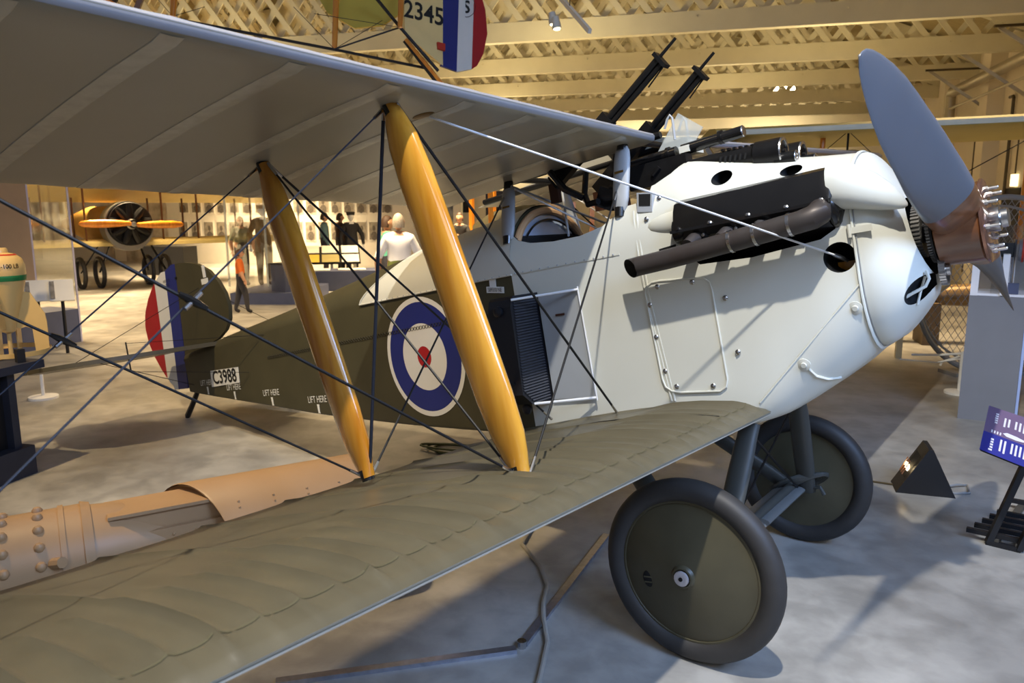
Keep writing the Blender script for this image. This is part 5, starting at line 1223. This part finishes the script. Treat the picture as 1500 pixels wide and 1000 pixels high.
flat([(695, -60), (700, -20), (710, 15), (713, 50), (707, 80), (698, 97), (690, 102)], .03, 'rudder_red_band', M_red, rdr, dd=dfun)
nrm_ = (CAM-hp0).normalized()*.022
text_obj('tail_number', '2345', .24, lambda a, b: H(621+a*155, 20-b*150+a*38, dfun(621+a*155))+nrm_, M_ink, hg_, .80, bold=.004)
text_obj('tail_letter', 'S', .17, lambda a, b: H(683.5+a*140, 11-b*150, dfun(684))+nrm_*1.3, M_ink, rdr, .9, bold=.004)
MB().tube([H(683.5+12.5*math.cos(t), 10+15*math.sin(t), dfun(684))+nrm_*1.3 for t in [2*PI*k/24 for k in range(24)]], .003, 4, loop=True).build('letter_ring', M_ink, rdr)
flat([(640, 62), (651, 65), (651, 75), (641, 72)], .04, 'red_tag', M_redband, dd=lambda a: dfun(a)-.03)
flat([(457, -20), (592, -40), (588, 20), (560, 38), (520, 42), (480, 20)], .03, 'tailplane', M_yellow)
MB().tube([H(205, 18, 6.6), H(497, 74, 7.3), H(625, 100, 7.65)], .014, 8).build('tail_boom', M_matt, hg_); MB().tube([H(545, -10, 7.2), H(586, 40, 7.5), H(642, 104, 7.6)], .016, 8).build('tail_boom', M_matt, hg_)
MB().tube([H(490, 72, 7.3), H(586, 40, 7.5)], .008, 6).build('boom_stay', M_matt, hg_)
for (p0, p1, r_) in (((493, -20), (490, 72), .032), ((588, -20), (586, 40), .03), ((256, -20), (253, 24), .030)): MB().tube([H(p0[0], p0[1], 7.35 if p0[0] > 300 else 6.75), H(p1[0], p1[1], 7.35 if p0[0] > 300 else 6.75)], [r_, r_*.8], 10).build('boom_strut', M_orange, hg_)
MB().bar(H(595, 58, 7.5), H(652, 128, 7.5), .05, .03).build('tail_skid', M_orange, hg_, 0); MB().bar(H(592, 60, 7.52), H(645, 128, 7.52), .02, .03).build('skid_shoe', M_matt, hg_, 0)
for (a, b) in (((253, 24), (215, -20)), ((253, 24), (300, 10)), ((430, 10), (490, 72)), ((490, 72), (560, 30)), ((460, 20), (586, 40))): MB().tube([H(*a, 7.0), H(*b, 7.2)], .003, 5).build('rigging_wire', M_matt, hg_)
MB().tube([H(580, -300, 7.4), H(583, -20, 7.4)], .004, 5).build('hanging_wire', M_matt, hg_)
wc = H(134, -22, 6.3); MB().tube([wc+_R*.22*math.cos(t)+_U*.20*math.sin(t) for t in [2*PI*k/28 for k in range(28)]], .035, 8, loop=True).build('tyre', M_rubber, hg_); MB().tube([wc-_R*.02, wc+_R*.04-_F*.05], .16, 20).build('wheel_disc', mat('brown_wheel', (110, 70, 44), .5), hg_)
MB().tube([H(120, -8, 6.2), H(160, 6, 6.25), H(188, 18, 6.3)], [.03, .036, .012], 8).build('skid_tip', M_orange, hg_); MB().bar(H(214, -20, 6.5), H(196, 24, 6.5), .09, .04).build('skid_strut', mat('dark_strut_wood', (104, 62, 28), .4), hg_, 0)

# ---- yellow wing of another biplane (right background)
yw0 = DP(1215, 190, 8.4); yw = empty('yellow_biplane_wing', (yw0.x, yw0.y, 0), 0, 'pale yellow upper wing of a biplane on a stand beyond the propeller', 'biplane wing')
pL, pR = DP(1050, 197, 8.6), DP(1620, 170, 7.9); bkv = Vector((_F.x, _F.y, 0)).normalized()
def yl(t, c, z): return (pL+(pR-pL)*t) + bkv*c + Vector((0, 0, z)) - yw.location
oy = [(0, -.02), (.0, .03), (.08, .07), (.35, .09), (.8, .02), (1.35, -.12), (.8, -.08), (.3, -.045), (.08, -.04)]
MB().loft([[yl(t, c, z) for c, z in oy] for t in (0, .25, .5, .75, 1)]).build('wing_panel', mat('primrose_linen', (182, 168, 100), .6, var=.05, scale=2), yw, 30)
MB().loft([[yl(t, c, z) for c, z in ((-.012, -.015), (-.018, .012), (-.005, .04), (.004, .03), (.004, -.015))] for t in (0, 1)]).build('leading_edge', mat('pale_edge', (232, 228, 205), .5), yw, 30)
for t in (.34, .9): MB().tube([yl(t, .5, .05), Vector((yl(t, .5, 0).x, yl(t, .5, 0).y, 0))], .03, 8).build('stand_post', M_orange, yw)
kp = DP(1243, 192, 8.5)-yw.location; MB().tube([kp, kp-Vector((0, 0, .35))], .012, 6).build('king_post', M_gun, yw)
for s_ in (-1, 1): MB().tube([kp, kp+_R*s_*.35-Vector((0, 0, .30))], .004, 5).build('stay_wire', M_gun, yw)
MB().tube([DP(1420, 250, 8.0)-yw.location, DP(1520, 196, 7.7)-yw.location], .006, 5).build('stay_wire', M_gun, yw)
